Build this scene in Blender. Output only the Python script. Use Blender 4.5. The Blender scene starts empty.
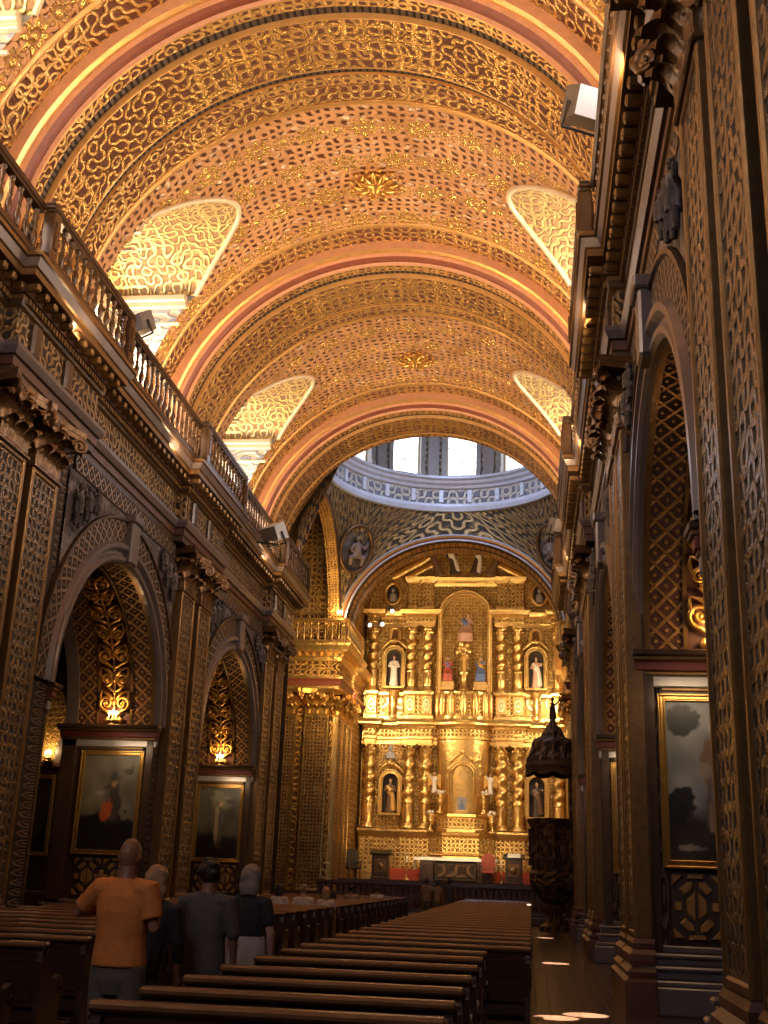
import bpy, math, random
from mathutils import Vector, Matrix
PI = math.pi
sin, cos = math.sin, math.cos
RND = random.Random(11)
SC = bpy.context.scene
COL = SC.collection

# ------------------------------------------------------------------ camera
CX, EYE = 3.744, 1.65
cam = bpy.data.cameras.new('camera'); camo = bpy.data.objects.new('camera', cam); COL.objects.link(camo)
_m = Matrix(((0.9918790616380205, 0.004050225244400019, 0.12712011154632272, CX),
             (0.1222130721679067, -0.30706969050481514, -0.9438072738459686, 0.0),
             (0.03521210126308758, 0.9516784125158806, -0.3050709869454835, EYE), (0, 0, 0, 1)))
camo.matrix_world = _m
cam.sensor_width = 36; cam.sensor_fit = 'AUTO'; cam.lens = 36 * 1136 / 1024; cam.clip_start = .05; cam.clip_end = 300
SC.camera = camo

# ------------------------------------------------------------------ material helpers
class G:
    def __init__(s, name):
        s.mat = bpy.data.materials.new(name); s.mat.use_nodes = True
        s.nt = s.mat.node_tree; s.nt.nodes.clear()
        s.out = s.nt.nodes.new('ShaderNodeOutputMaterial')
        s.b = s.nt.nodes.new('ShaderNodeBsdfPrincipled')
        s.nt.links.new(s.b.outputs[0], s.out.inputs[0])
    def set(s, sock, v):
        if isinstance(v, bpy.types.NodeSocket): s.nt.links.new(v, sock)
        elif v is not None:
            if isinstance(v, tuple) and len(v) == 3 and sock.type == 'RGBA': v = v + (1,)
            sock.default_value = v
    def n(s, t, **kw):
        n = s.nt.nodes.new(t)
        for k, v in kw.items(): setattr(n, k, v)
        return n
    def m(s, op, a, b=None, c=None):
        n = s.n('ShaderNodeMath', operation=op)
        for i, v in enumerate((a, b, c)):
            if v is not None: s.set(n.inputs[i], v)
        return n.outputs[0]
    def ss(s, x, lo, hi):
        n = s.n('ShaderNodeMapRange', interpolation_type='SMOOTHSTEP')
        s.set(n.inputs[0], x); s.set(n.inputs[1], lo); s.set(n.inputs[2], hi)
        return n.outputs[0]
    def mix(s, f, a, b):
        n = s.n('ShaderNodeMix', data_type='RGBA')
        s.set(n.inputs[0], f); s.set(n.inputs[6], a); s.set(n.inputs[7], b)
        return n.outputs[2]
    def uv(s):
        t = s.n('ShaderNodeTexCoord'); x = s.n('ShaderNodeSeparateXYZ'); s.nt.links.new(t.outputs['UV'], x.inputs[0])
        return x.outputs[0], x.outputs[1]
    def obj(s):
        return s.n('ShaderNodeTexCoord').outputs['Object']
    def xyz(s, x, y, z=0.0):
        n = s.n('ShaderNodeCombineXYZ')
        for i, v in enumerate((x, y, z)): s.set(n.inputs[i], v)
        return n.outputs[0]
    def wn(s, vec):
        n = s.n('ShaderNodeTexWhiteNoise', noise_dimensions='3D'); s.set(n.inputs[0], vec); return n.outputs[0]
    def noise(s, vec, sc, det=3, rough=.5):
        n = s.n('ShaderNodeTexNoise'); s.set(n.inputs['Vector'], vec); n.inputs['Scale'].default_value = sc
        n.inputs['Detail'].default_value = det; n.inputs['Roughness'].default_value = rough; return n.outputs[0]
    def voro(s, vec, sc, feat='F1'):
        n = s.n('ShaderNodeTexVoronoi', feature=feat); s.set(n.inputs['Vector'], vec); n.inputs['Scale'].default_value = sc
        return n.outputs[0]
    def bump(s, h, dist, strength=1.0):
        n = s.n('ShaderNodeBump'); s.set(n.inputs['Height'], h); n.inputs['Distance'].default_value = dist
        n.inputs['Strength'].default_value = strength; s.nt.links.new(n.outputs[0], s.b.inputs['Normal'])
    def done(s, col, metal=0.0, rough=.5):
        s.set(s.b.inputs['Base Color'], col); s.set(s.b.inputs['Metallic'], metal); s.set(s.b.inputs['Roughness'], rough)
        return s.mat

def p_truchet(g, u, v, s, norm='round', w=.17, seed=0.0, soft=.06):
    x = g.m('MULTIPLY', u, s); y = g.m('MULTIPLY', v, s)
    cx = g.m('FLOOR', x); cy = g.m('FLOOR', y); fx = g.m('FRACT', x); fy = g.m('FRACT', y)
    r = g.m('GREATER_THAN', g.wn(g.xyz(cx, cy, seed)), .5)
    fx = g.m('ABSOLUTE', g.m('SUBTRACT', fx, r)) if norm != 'x' else fx
    gx = g.m('SUBTRACT', 1.0, fx); gy = g.m('SUBTRACT', 1.0, fy)
    def ln(a, b):
        if norm == 'round': return g.m('SQRT', g.m('ADD', g.m('MULTIPLY', a, a), g.m('MULTIPLY', b, b)))
        if norm == 'sq': return g.m('MAXIMUM', a, b)
        return g.m('MULTIPLY', g.m('ADD', a, b), .8)
    d1 = g.m('ABSOLUTE', g.m('SUBTRACT', ln(fx, fy), .5)); d2 = g.m('ABSOLUTE', g.m('SUBTRACT', ln(gx, gy), .5))
    return g.ss(g.m('MINIMUM', d1, d2), w + soft, w - soft)

def p_lattice(g, u, v, s, w=.1):
    a = g.m('MULTIPLY', g.m('ADD', u, v), s); b = g.m('MULTIPLY', g.m('SUBTRACT', u, v), s)
    fa = g.m('ABSOLUTE', g.m('SUBTRACT', g.m('FRACT', a), .5)); fb = g.m('ABSOLUTE', g.m('SUBTRACT', g.m('FRACT', b), .5))
    lines = g.ss(g.m('MINIMUM', fa, fb), w + .05, w - .05)
    ca = g.m('SUBTRACT', .5, fa); cb = g.m('SUBTRACT', .5, fb)
    quat = g.m('SQRT', g.m('ADD', g.m('MULTIPLY', ca, ca), g.m('MULTIPLY', cb, cb)))
    dot = g.ss(quat, .17, .1)
    return g.m('MAXIMUM', lines, dot)

def p_grid_rosette(g, u, v, s, rad=.34, pet=8, inner=.1):
    """flower rosettes on staggered rows; returns mask"""
    y = g.m('MULTIPLY', v, s); row = g.m('FLOOR', y)
    off = g.m('MULTIPLY', g.m('MODULO', g.m('ABSOLUTE', row), 2.0), .5)
    x = g.m('ADD', g.m('MULTIPLY', u, s), off)
    fx = g.m('SUBTRACT', g.m('FRACT', x), .5); fy = g.m('SUBTRACT', g.m('FRACT', y), .5)
    r = g.m('SQRT', g.m('ADD', g.m('MULTIPLY', fx, fx), g.m('MULTIPLY', fy, fy)))
    th = g.m('ARCTAN2', fy, fx)
    edge = g.m('MULTIPLY', g.m('ADD', 1.0, g.m('MULTIPLY', g.m('COSINE', g.m('MULTIPLY', th, float(pet))), .32)), rad)
    petal = g.ss(g.m('DIVIDE', r, edge), 1.0, .75)
    hole = g.ss(g.m('ABSOLUTE', g.m('SUBTRACT', r, inner + .05)), .0, .05)
    return g.m('MULTIPLY', petal, hole), r

def relief(name, pat, hi, lo, metal=.6, rough=.4, bump=.03, var=.35, lo_metal=0.0, dirt=2.0):
    """carved / gilded surface: pat(g,u,v) -> 0..1 height"""
    g = G(name); u, v = g.uv()
    h = pat(g, u, v)
    nz = g.noise(g.obj(), dirt, 4, .6)
    k = g.ss(nz, .3, .7)
    nf = g.noise(g.obj(), 16.0, 2)
    hic = g.mix(g.m('MULTIPLY', k, var), hi, tuple(c * .45 for c in hi))
    hic = g.mix(g.ss(nf, .5, .72), hic, tuple(min(1, c * 1.5) for c in hi)); col = g.mix(h, lo, hic)
    g.bump(g.m('ADD', h, g.m('MULTIPLY', nf, .35)), bump)
    return g.done(col, g.m('ADD', lo_metal, g.m('MULTIPLY', h, metal - lo_metal)), g.m('SUBTRACT', .75, g.m('MULTIPLY', h, .75 - rough)))

def plain(name, col, metal=0.0, rough=.5, var=.25, sc=6.0, bump=.0, stretch=None, emit=None, es=0.0):
    g = G(name); o = g.obj()
    if stretch:
        mp = g.n('ShaderNodeMapping'); g.set(mp.inputs[0], o); mp.inputs['Scale'].default_value = stretch; o = mp.outputs[0]
    nz = g.noise(o, sc, 4, .6)
    c = g.mix(g.m('MULTIPLY', g.ss(nz, .3, .75), var), col, tuple(x * .4 for x in col))
    if bump: g.bump(nz, bump)
    if emit:
        g.set(g.b.inputs['Emission Color'], emit); g.b.inputs['Emission Strength'].default_value = es
    return g.done(c, metal, rough)

def mirror(g, u, c):            # symmetric about u = c
    return g.m('ABSOLUTE', g.m('SUBTRACT', u, c))

def pat_knot(s, w=.15, warp=.22):
    """irregular interlaced strapwork: curved and square meanders fused, with beads in the gaps"""
    def f(g, u, v):
        nz = g.noise(g.xyz(u, v), s * .45, 1)
        k = g.m('MULTIPLY', g.m('SUBTRACT', nz, .5), warp * 2.4 / s * 2)
        u2 = g.m('ADD', u, k); v2 = g.m('SUBTRACT', v, k)
        a = p_truchet(g, u2, v2, s, 'round', w, 0.0, .07)
        b = p_truchet(g, u2, v2, s * .72, 'sq', w * .75, 4.0, .06)
        sel = g.ss(g.noise(g.xyz(g.m('FLOOR', g.m('MULTIPLY', u, s / 4)), g.m('FLOOR', g.m('MULTIPLY', v, s / 4))), 7.3, 0), .45, .55)
        d = g.ss(g.voro(g.xyz(u2, v2), s * 1.3), .22, .1)
        return g.m('MAXIMUM', g.m('MAXIMUM', a, g.m('MULTIPLY', b, sel)), g.m('MULTIPLY', d, .85))
    return f
def pat_fret(s, norm='sq', w=.2, sym=None):
    def f(g, u, v):
        if sym is not None: u = mirror(g, u, sym)
        a = p_truchet(g, u, v, s, norm, w)
        b = p_truchet(g, g.m('ADD', u, v), g.m('SUBTRACT', v, u), s * .5, 'round', w * .55, 3.0)
        return g.m('MAXIMUM', a, g.m('MULTIPLY', b, .8))
    return f
def pat_scroll(s, w=.15, sym=None):
    def f(g, u, v):
        if sym is not None: u = mirror(g, u, sym)
        wv = g.noise(g.xyz(u, v), 2.2 * s / 3, 2)
        u2 = g.m('ADD', u, g.m('MULTIPLY', g.m('SUBTRACT', wv, .5), .25)); 
        a = p_truchet(g, u2, v, s, 'round', w)
        b = g.ss(g.voro(g.xyz(u, v), s * 2.2), .4, .12)
        return g.m('MAXIMUM', a, g.m('MULTIPLY', b, .75))
    return f
def pat_lattice(s, w=.1): return lambda g, u, v: p_lattice(g, u, v, s, w)
def pat_vault(g, u, v):
    uu, vv = u, v
    fl, r = p_grid_rosette(g, uu, vv, .8, .25, 8, .04)
    f2, r2 = p_grid_rosette(g, g.m('ADD', uu, .625), vv, .8, .17, 12, .05)
    bg = pat_knot(4.6, .17, .3)(g, uu, vv)
    clear = g.m('MULTIPLY', g.ss(r, .24, .31), g.ss(r2, .17, .22))
    return g.m('MAXIMUM', g.m('MAXIMUM', fl, f2), g.m('MULTIPLY', g.m('MULTIPLY', bg, clear), .7))
def pat_egg(s):
    def f(g, u, v):
        fx = g.m('SUBTRACT', g.m('FRACT', g.m('MULTIPLY', u, s)), .5)
        fy = g.m('SUBTRACT', g.m('FRACT', v), .5)
        r = g.m('SQRT', g.m('ADD', g.m('MULTIPLY', fx, fx), g.m('MULTIPLY', g.m('MULTIPLY', fy, fy), .9)))
        ring = g.ss(g.m('ABSOLUTE', g.m('SUBTRACT', r, .33)), .12, .05)
        return g.m('MAXIMUM', ring, g.ss(r, .2, .1))
    return f
def pat_dentil(s):
    return lambda g, u, v: g.ss(g.m('ABSOLUTE', g.m('SUBTRACT', g.m('FRACT', g.m('MULTIPLY', u, s)), .5)), .34, .26)
def pat_busy(s):
    def f(g, u, v):
        p = g.xyz(u, v)
        a = g.ss(g.voro(p, s, 'SMOOTH_F1'), .5, .15)
        b = p_truchet(g, u, v, s * .6, 'round', .16, 7.0)
        return g.m('MAXIMUM', g.m('MULTIPLY', a, .8), b)
    return f
def pat_retablo(s):
    def f(g, u, v):
        p = g.xyz(u, v); nz = g.noise(p, s * .8, 4, .65)
        b = p_truchet(g, g.m('ADD', u, g.m('MULTIPLY', nz, .3)), v, s, 'round', .15, 5.0)
        return g.m('ADD', g.m('MULTIPLY', b, .65), g.m('MULTIPLY', g.ss(nz, .35, .65), .35))
    return f

# vault: bright gilding over peach plaster
GV = (.80, .46, .15); PV = (.34, .12, .055)
M = {}
def vault_mat():
    """peach-gold strapwork field with thin dark gaps, pale glossy leaf bosses and gilded rosettes"""
    g = G('vault_field'); u, v = g.uv()
    nz = g.noise(g.xyz(u, v), 2.0, 2); k = g.m('MULTIPLY', g.m('SUBTRACT', nz, .5), .28)
    u2 = g.m('ADD', u, k); v2 = g.m('SUBTRACT', v, k)
    strap = p_truchet(g, u2, v2, 4.4, 'round', .25, 1.0, .07)
    fl, r = p_grid_rosette(g, u, v, .8, .25, 8, .04); f2, r2 = p_grid_rosette(g, g.m('ADD', u, .625), v, .8, .17, 12, .05)
    clear = g.m('MULTIPLY', g.ss(r, .26, .31), g.ss(r2, .19, .23))
    ros = g.m('MAXIMUM', fl, f2)
    lump = g.m('MULTIPLY', g.ss(g.voro(g.xyz(g.m('MULTIPLY', u2, 1.0), g.m('MULTIPLY', v2, 1.5)), 3.3), .30, .2), clear)
    big = g.ss(g.noise(g.obj(), .8, 3), .35, .7)
    ground = g.mix(big, (.72, .385, .17), (.54, .265, .10))
    col = g.mix(g.m('MAXIMUM', strap, g.m('SUBTRACT', 1.0, clear)), (.10, .03, .011), ground)
    col = g.mix(lump, col, (.98, .70, .45)); col = g.mix(ros, col, (.92, .60, .17))
    h = g.m('ADD', g.m('MULTIPLY', strap, .5), g.m('ADD', g.m('MULTIPLY', lump, .7), g.m('MULTIPLY', ros, 1.1)))
    g.bump(g.m('ADD', h, g.m('MULTIPLY', g.noise(g.obj(), 14.0, 2), .4)), .09)
    return g.done(col, g.m('ADD', .3, g.m('MULTIPLY', ros, .5)), g.m('SUBTRACT', .42, g.m('MULTIPLY', g.m('MAXIMUM', lump, ros), .17)))
M['vault'] = vault_mat()
M['vault_fret'] = relief('vault_fretwork', pat_knot(4.2, .17, .12), (.84, .49, .16), (.14, .038, .014), .65, .27, .10, .4)
M['rib_fret'] = relief('rib_fretwork', pat_knot(4.0, .16, .2), (.80, .44, .12), (.12, .032, .012), .7, .27, .10, .4)
M['rib_egg'] = relief('rib_egg_band', lambda g, u, v: pat_knot(5.0, .17, .2)(g, u, g.m('MULTIPLY', v, .32)), (.80, .46, .14), (.12, .034, .014), .68, .28, .08, .35)
M['rib_dentil'] = relief('rib_dentil_band', pat_dentil(7.0), (.105, .075, .06), (.010, .005, .004), .2, .5, .05, .3)
M['peach'] = plain('peach_moulding', (.66, .34, .19), .2, .42, .25)
M['rib_gold'] = plain('rib_gold_moulding', (.80, .46, .16), .6, .34, .35, 5.0, .01)
M['rib_red'] = plain('rib_red_moulding', (.24, .065, .035), .05, .45, .3)
M['lunette'] = relief('lunette_scrollwork', pat_knot(4.6, .15, .3), (.90, .64, .27), (.34, .20, .09), .55, .28, .09, .3)
M['lunette_wall'] = relief('lunette_wall_carving', pat_scroll(3.0), (.62, .54, .40), (.30, .30, .32), .3, .4, .04, .3)
M['cream'] = plain('cream_moulding', (.80, .64, .42), .2, .4, .25)
# nave walls: dim gilded wood
WD = (.035, .014, .008)
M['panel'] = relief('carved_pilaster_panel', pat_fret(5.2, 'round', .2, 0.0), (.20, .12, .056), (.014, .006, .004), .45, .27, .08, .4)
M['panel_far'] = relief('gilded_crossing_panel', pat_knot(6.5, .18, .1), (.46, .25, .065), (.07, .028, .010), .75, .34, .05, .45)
M['wood'] = plain('carved_dark_wood', (.072, .038, .021), .2, .3, .5, 3.0, .012)
M['wood_red'] = plain('red_brown_wood', (.095, .036, .02), .1, .4, .4, 3.0, .01)
M['gilt_edge'] = plain('worn_gilt_edge', (.24, .13, .045), .6, .35, .5, 9.0, .008)
M['purple'] = plain('polished_grey_moulding', (.16, .125, .125), .25, .3, .3, 4.0)
M['lattice'] = relief('lattice_band', pat_lattice(2.9, .13), (.22, .135, .075), (.016, .008, .006), .4, .3, .05, .3)
M['soffit_lattice'] = relief('soffit_lattice', pat_lattice(3.0, .12), (.30, .155, .05), (.05, .010, .006), .5, .38, .05, .35)
M['soffit'] = plain('soffit_red_ground', (.10, .028, .014), .1, .5, .4)
M['frieze'] = relief('frieze_carving', pat_busy(7.5), (.36, .225, .095), (.025, .010, .006), .6, .28, .08, .4)
M['recess'] = relief('recess_beading', pat_egg(6.0), (.10, .055, .03), (.02, .009, .006), .2, .5, .03, .3)
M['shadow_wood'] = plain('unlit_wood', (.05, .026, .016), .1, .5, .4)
M['aisle'] = plain('aisle_plaster', (.10, .075, .06), 0.0, .7, .4, 2.0)
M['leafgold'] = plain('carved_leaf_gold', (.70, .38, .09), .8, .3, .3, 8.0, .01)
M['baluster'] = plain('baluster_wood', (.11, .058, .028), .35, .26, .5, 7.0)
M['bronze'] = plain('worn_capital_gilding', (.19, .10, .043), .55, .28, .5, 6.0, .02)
M['dado'] = plain('gilt_brown_bars', (.46, .25, .085), .45, .3, .4, 9.0, .006)
M['silver'] = plain('silvered_strip', (.50, .45, .42), .4, .3, .2)
M['redledge'] = plain('red_ledge', (.16, .025, .015), .1, .45, .3)
M['stone_relief'] = relief('purple_grey_relief', lambda g, u, v: g.ss(g.noise(g.xyz(u, v), 1.6, 3, .5), .4, .62), (.115, .09, .09), (.05, .036, .036), .15, .4, .06, .3)
M['canvas_frame'] = plain('gilt_picture_frame', (.62, .36, .10), .8, .28, .4, 7.0, .006)
# dome
M['dome_blue_lit'] = plain('blue_lit_moulding', (.54, .56, .68), .15, .35, .25, 3.0)  # cool daylight from the drum is put into this moulding colour
M['dome_frieze'] = relief('dome_frieze_swags', pat_fret(2.6, 'round', .16), (.50, .46, .42), (.17, .185, .25), .3, .4, .08, .2)
M['pendentive'] = relief('pendentive_scrollwork', pat_busy(3.4), (.40, .26, .115), (.04, .03, .028), .55, .33, .10, .4)
M['drum_mould'] = plain('drum_grey_moulding', (.23, .20, .19), .2, .4, .3)
M['drum'] = relief('drum_carving', pat_fret(3.0), (.25, .19, .13), (.09, .07, .06), .3, .4, .06, .3)
M['daylight'] = plain('daylit_window_pane', (.8, .85, .95), 0, .4, 0, emit=(.86, .92, 1.0), es=3.2)
M['daylight_warm'] = plain('daylit_nave_pane', (.9, .88, .8), 0, .4, 0, emit=(1.0, .95, .88), es=2.6)
# retablo gold
M['gold'] = relief('retablo_gold_carving', pat_retablo(5.5), (.86, .55, .19), (.34, .165, .04), .8, .3, .07, .4, .5)
M['gold_plain'] = plain('burnished_gold', (.88, .56, .19), .88, .28, .4, 5.0, .03)
M['gold_fine'] = relief('fine_gold_carving', pat_busy(8.0), (.88, .56, .19), (.36, .175, .04), .82, .3, .05, .4, .5)
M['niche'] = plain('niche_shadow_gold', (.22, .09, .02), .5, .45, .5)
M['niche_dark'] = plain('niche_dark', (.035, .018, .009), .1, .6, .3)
M['gold_lit'] = relief('lit_gold_emblem_panel', pat_egg(1.0), (1.0, .80, .44), (.80, .52, .18), .6, .32, .05, .15, .5)  # lamplight on the parapet panels painted as a paler gold
# loose things
M['pew'] = plain('varnished_pew_wood', (.055, .020, .009), .0, .32, .5, 3.0, .006, (1, 12, 12))
M['pew_top'] = plain('sheen_pew_rail', (.20, .085, .035), .0, .24, .4, 3.0, .004, (1, 12, 12))  # top rail lightened: its bright sheen is put into the colour
M['carpet'] = plain('red_carpet', (.52, .09, .04), 0, .85, .3, 20.0)
M['cloth'] = plain('white_altar_cloth', (.85, .78, .72), 0, .8, .1)
M['lampbox'] = plain('floodlight_housing', (.20, .175, .16), .3, .4, .15)
M['lampglass'] = plain('floodlight_glass', (.9, .7, .45), 0, .3, .1, emit=(1, .75, .45), es=.5)
M['bulb'] = plain('lit_candle_bulb', (1, .85, .6), 0, .4, 0, emit=(1.0, .72, .35), es=60.0)
M['wax'] = plain('candle_wax', (.85, .75, .55), 0, .5, .1)
M['brass'] = plain('brass', (.65, .38, .10), .9, .28, .3)
M['pulpit'] = relief('pulpit_carving', pat_busy(3.0), (.13, .065, .025), (.03, .013, .007), .35, .4, .08, .3)
M['redseat'] = plain('red_upholstery', (.25, .04, .025), 0, .7, .3)
M['iron'] = plain('dark_metal', (.02, .018, .016), .6, .4, .2)
M['paper'] = plain('white_paper', (.8, .78, .74), 0, .8, .05)

def floor_mat():
    g = G('floor_boards'); o = g.obj()
    sp = g.n('ShaderNodeSeparateXYZ'); g.set(sp.inputs[0], o)
    w = g.m('FLOOR', g.m('MULTIPLY', sp.outputs[0], 5.0))
    r = g.wn(g.xyz(w, 0.0, 0.0))
    nz = g.noise(g.xyz(g.m('MULTIPLY', sp.outputs[0], 20.0), sp.outputs[1], 0.0), 2.0, 4)
    c = g.mix(r, (.05, .023, .012), (.075, .034, .017)); c = g.mix(g.m('MULTIPLY', nz, .6), c, (.03, .012, .006))
    seam = g.ss(g.m('ABSOLUTE', g.m('SUBTRACT', g.m('FRACT', g.m('MULTIPLY', sp.outputs[0], 5.0)), .5)), .49, .46)
    g.bump(seam, .004)
    return g.done(c, 0.0, .24)
M['floor'] = floor_mat()

# ------------------------------------------------------------------ mesh builder
class MB:
    def __init__(s, T=None, flip=False):
        s.v = []; s.f = []; s.uv = []; s.mi = []; s.sm = []; s.T = T; s.flip = flip
    def pt(s, p):
        s.v.append(tuple(s.T(p)) if s.T else tuple(p)); return len(s.v) - 1
    def fi(s, idx, uvs, m=0, sm=False):
        if s.flip: idx = idx[::-1]; uvs = uvs[::-1]
        s.f.append(tuple(idx)); s.uv.extend(uvs); s.mi.append(m); s.sm.append(sm)
    def face(s, pts, uvs=None, m=0, sm=False):
        if uvs is None:
            a = Vector(pts[1]) - Vector(pts[0]); b = Vector(pts[-1]) - Vector(pts[0])
            n = a.cross(b); ax = max(range(3), key=lambda i: abs(n[i])); k = [(1, 2), (0, 2), (0, 1)][ax]
            uvs = [(p[k[0]], p[k[1]]) for p in pts]
        s.fi([s.pt(p) for p in pts], list(uvs), m, sm)
    def grid(s, P, UV=None, m=0, sm=True, cu=False, cv=False):
        R, C = len(P), len(P[0])
        I = [[s.pt(p) for p in row] for row in P]
        for i in range(R if cu else R - 1):
            for j in range(C if cv else C - 1):
                i2, j2 = (i + 1) % R, (j + 1) % C
                q = (I[i][j], I[i][j2], I[i2][j2], I[i2][j])
                if UV: uv = [UV[i][j], UV[i][j2] if j2 else UV[i][j], UV[i2][j2] if i2 else UV[i][j], UV[i2][j] if i2 else UV[i][j]]
                else: uv = [(j, i), (j + 1, i), (j + 1, i + 1), (j, i + 1)]
                mm = m[j] if isinstance(m, (list, tuple)) else m
                s.fi(q, uv, mm, sm)
    def box(s, x0, x1, y0, y1, z0, z1, m=0):
        p = [(x0, y0, z0), (x1, y0, z0), (x1, y1, z0), (x0, y1, z0), (x0, y0, z1), (x1, y0, z1), (x1, y1, z1), (x0, y1, z1)]
        i = [s.pt(q) for q in p]
        for q, k in (((0, 3, 2, 1), (0, 1)), ((4, 5, 6, 7), (0, 1)), ((0, 1, 5, 4), (0, 2)), ((2, 3, 7, 6), (0, 2)), ((1, 2, 6, 5), (1, 2)), ((3, 0, 4, 7), (1, 2))):
            s.fi([i[a] for a in q], [(p[a][k[0]], p[a][k[1]]) for a in q], m)
    def bev(s, x0, x1, y0, y1, z0, z1, b=.01, m=0):
        """box with all edges chamfered"""
        b = min(b, (x1 - x0) / 3, (y1 - y0) / 3, (z1 - z0) / 3)
        def ring(z, e): return [(x0 + e, y0 + b, z), (x0 + b, y0 + e, z), (x1 - b, y0 + e, z), (x1 - e, y0 + b, z), (x1 - e, y1 - b, z), (x1 - b, y1 - e, z), (x0 + b, y1 - e, z), (x0 + e, y1 - b, z)]
        rs = [ring(z0, b * .999), ring(z0 + b, 0), ring(z1 - b, 0), ring(z1, b * .999)]
        s.grid(rs, [[(q[0] + q[1], q[2]) for q in r] for r in rs], m, False, cv=True)
        s.face(rs[0][::-1], None, m); s.face(rs[3], None, m)
    def prism(s, poly, fn, d0, d1, m=0):
        """poly [(p,q)], fn(p,q,d)->xyz"""
        a = [fn(p, q, d0) for p, q in poly]; b = [fn(p, q, d1) for p, q in poly]
        s.face(a[::-1], [(p, q) for p, q in poly][::-1], m); s.face(b, list(poly), m)
        L = 0
        for i in range(len(poly)):
            j = (i + 1) % len(poly); l = math.dist(poly[i], poly[j])
            s.face([a[i], a[j], b[j], b[i]], [(L, d0), (L + l, d0), (L + l, d1), (L, d1)], m); L += l
    def lathe(s, prof, c=(0, 0, 0), seg=16, m=0, sm=True, a0=0, a1=2 * PI, sx=1, sy=1, cap=True):
        full = abs(a1 - a0 - 2 * PI) < 1e-6; k = seg if full else seg + 1
        P = []; UV = []; L = 0
        for i, (r, z) in enumerate(prof):
            if i: L += math.dist(prof[i], prof[i - 1])
            P.append([(c[0] + sx * r * cos(a0 + (a1 - a0) * j / seg), c[1] + sy * r * sin(a0 + (a1 - a0) * j / seg), c[2] + z) for j in range(k)])
            UV.append([((a0 + (a1 - a0) * j / seg) * max(prof, key=lambda t: t[0])[0], L) for j in range(k)])
        if isinstance(m, (list, tuple)):
            for i in range(len(prof) - 1): s.grid(P[i:i + 2], UV[i:i + 2], m[i], sm, cv=full)
        else: s.grid(P, UV, m, sm, cv=full)
        if full and cap:
            mm = m[0] if isinstance(m, (list, tuple)) else m
            if prof[0][0] > 1e-4: s.face(P[0][::-1], None, mm)
            if prof[-1][0] > 1e-4: s.face(P[-1], None, mm)
    def tube(s, pts, rad, seg=8, m=0, ell=None, cap=True):
        pts = [Vector(p) for p in pts]; n = len(pts)
        if not isinstance(rad, (list, tuple)): rad = [rad] * n
        up = None; P = []; UV = []; L = 0
        for i in range(n):
            t = (pts[min(i + 1, n - 1)] - pts[max(i - 1, 0)])
            t = t.normalized() if t.length > 1e-9 else Vector((0, 0, 1))
            if up is None:
                up = Vector((1, 0, 0)) if abs(t.x) < .8 else Vector((0, 1, 0))
            b = t.cross(up)
            if b.length < 1e-6: b = t.orthogonal()
            b.normalize(); up = b.cross(t).normalized()
            r = rad[i]; ra, rb = (r if isinstance(r, tuple) else (r, r))
            if i: L += (pts[i] - pts[i - 1]).length
            P.append([pts[i] + up * (ra * cos(2 * PI * j / seg)) + b * (rb * sin(2 * PI * j / seg)) for j in range(seg)])
            UV.append([(j / seg, L) for j in range(seg)])
        s.grid(P, UV, m, True, cv=True)
        if cap:
            s.face(P[0][::-1], [(0, 0)] * seg, m); s.face(P[-1], [(0, 0)] * seg, m)
    def ball(s, c, r, seg=12, m=0, rot=None):
        if not isinstance(r, tuple): r = (r, r, r)
        P = []
        for i in range(seg // 2 + 1):
            a = -PI / 2 + PI * i / (seg // 2); row = []
            for j in range(seg):
                q = Vector((r[0] * cos(a) * cos(2 * PI * j / seg), r[1] * cos(a) * sin(2 * PI * j / seg), r[2] * sin(a)))
                if rot: q = rot @ q
                row.append(tuple(q + Vector(c)))
            P.append(row)
        s.grid(P, None, m, True, cv=True)
    def mold(s, path, prof, mats=0, closed=False):
        """prof [(d,z)] swept along a plan path [(x,y)]; d goes to the LEFT of travel; mats: one index or one per profile segment"""
        n = len(path); P = []; UV = []; L = 0
        for i in range(n):
            p = Vector(path[i]); 
            def nrm(a, b):
                t = (Vector(path[b]) - Vector(path[a])).normalized(); return Vector((-t.y, t.x))
            n1 = nrm(i - 1, i) if i > 0 or closed else None
            n2 = nrm(i, (i + 1) % n) if i < n - 1 or closed else None
            mi = n1 if n2 is None else n2 if n1 is None else (n1 + n2) / max(.2, 1 + n1.dot(n2))
            if i: L += (p - Vector(path[i - 1])).length
            P.append([(p.x + mi.x * d, p.y + mi.y * d, z) for d, z in prof])
            l = 0; row = []
            for k in range(len(prof)):
                if k: l += math.dist(prof[k], prof[k - 1])
                row.append((L, l))
            UV.append(row)
        for i in range(n - 1):
            for k in range(len(prof) - 1):
                mm = mats[k] if isinstance(mats, (list, tuple)) else mats
                s.face([P[i][k], P[i + 1][k], P[i + 1][k + 1], P[i][k + 1]], [UV[i][k], UV[i + 1][k], UV[i + 1][k + 1], UV[i][k + 1]], mm)
    def mesh(s, name, mats):
        me = bpy.data.meshes.new(name); me.from_pydata(s.v, [], s.f)
        ul = me.uv_layers.new(name='UVMap')
        ul.data.foreach_set('uv', [c for q in s.uv for c in q])
        me.polygons.foreach_set('material_index', s.mi); me.polygons.foreach_set('use_smooth', s.sm)
        for m in (mats if isinstance(mats, (list, tuple)) else [mats]): me.materials.append(M[m] if isinstance(m, str) else m)
        me.update(); return me
    def build(s, name, mats, parent=None, loc=None):
        return link(name, s.mesh(name, mats), parent, loc)

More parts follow.
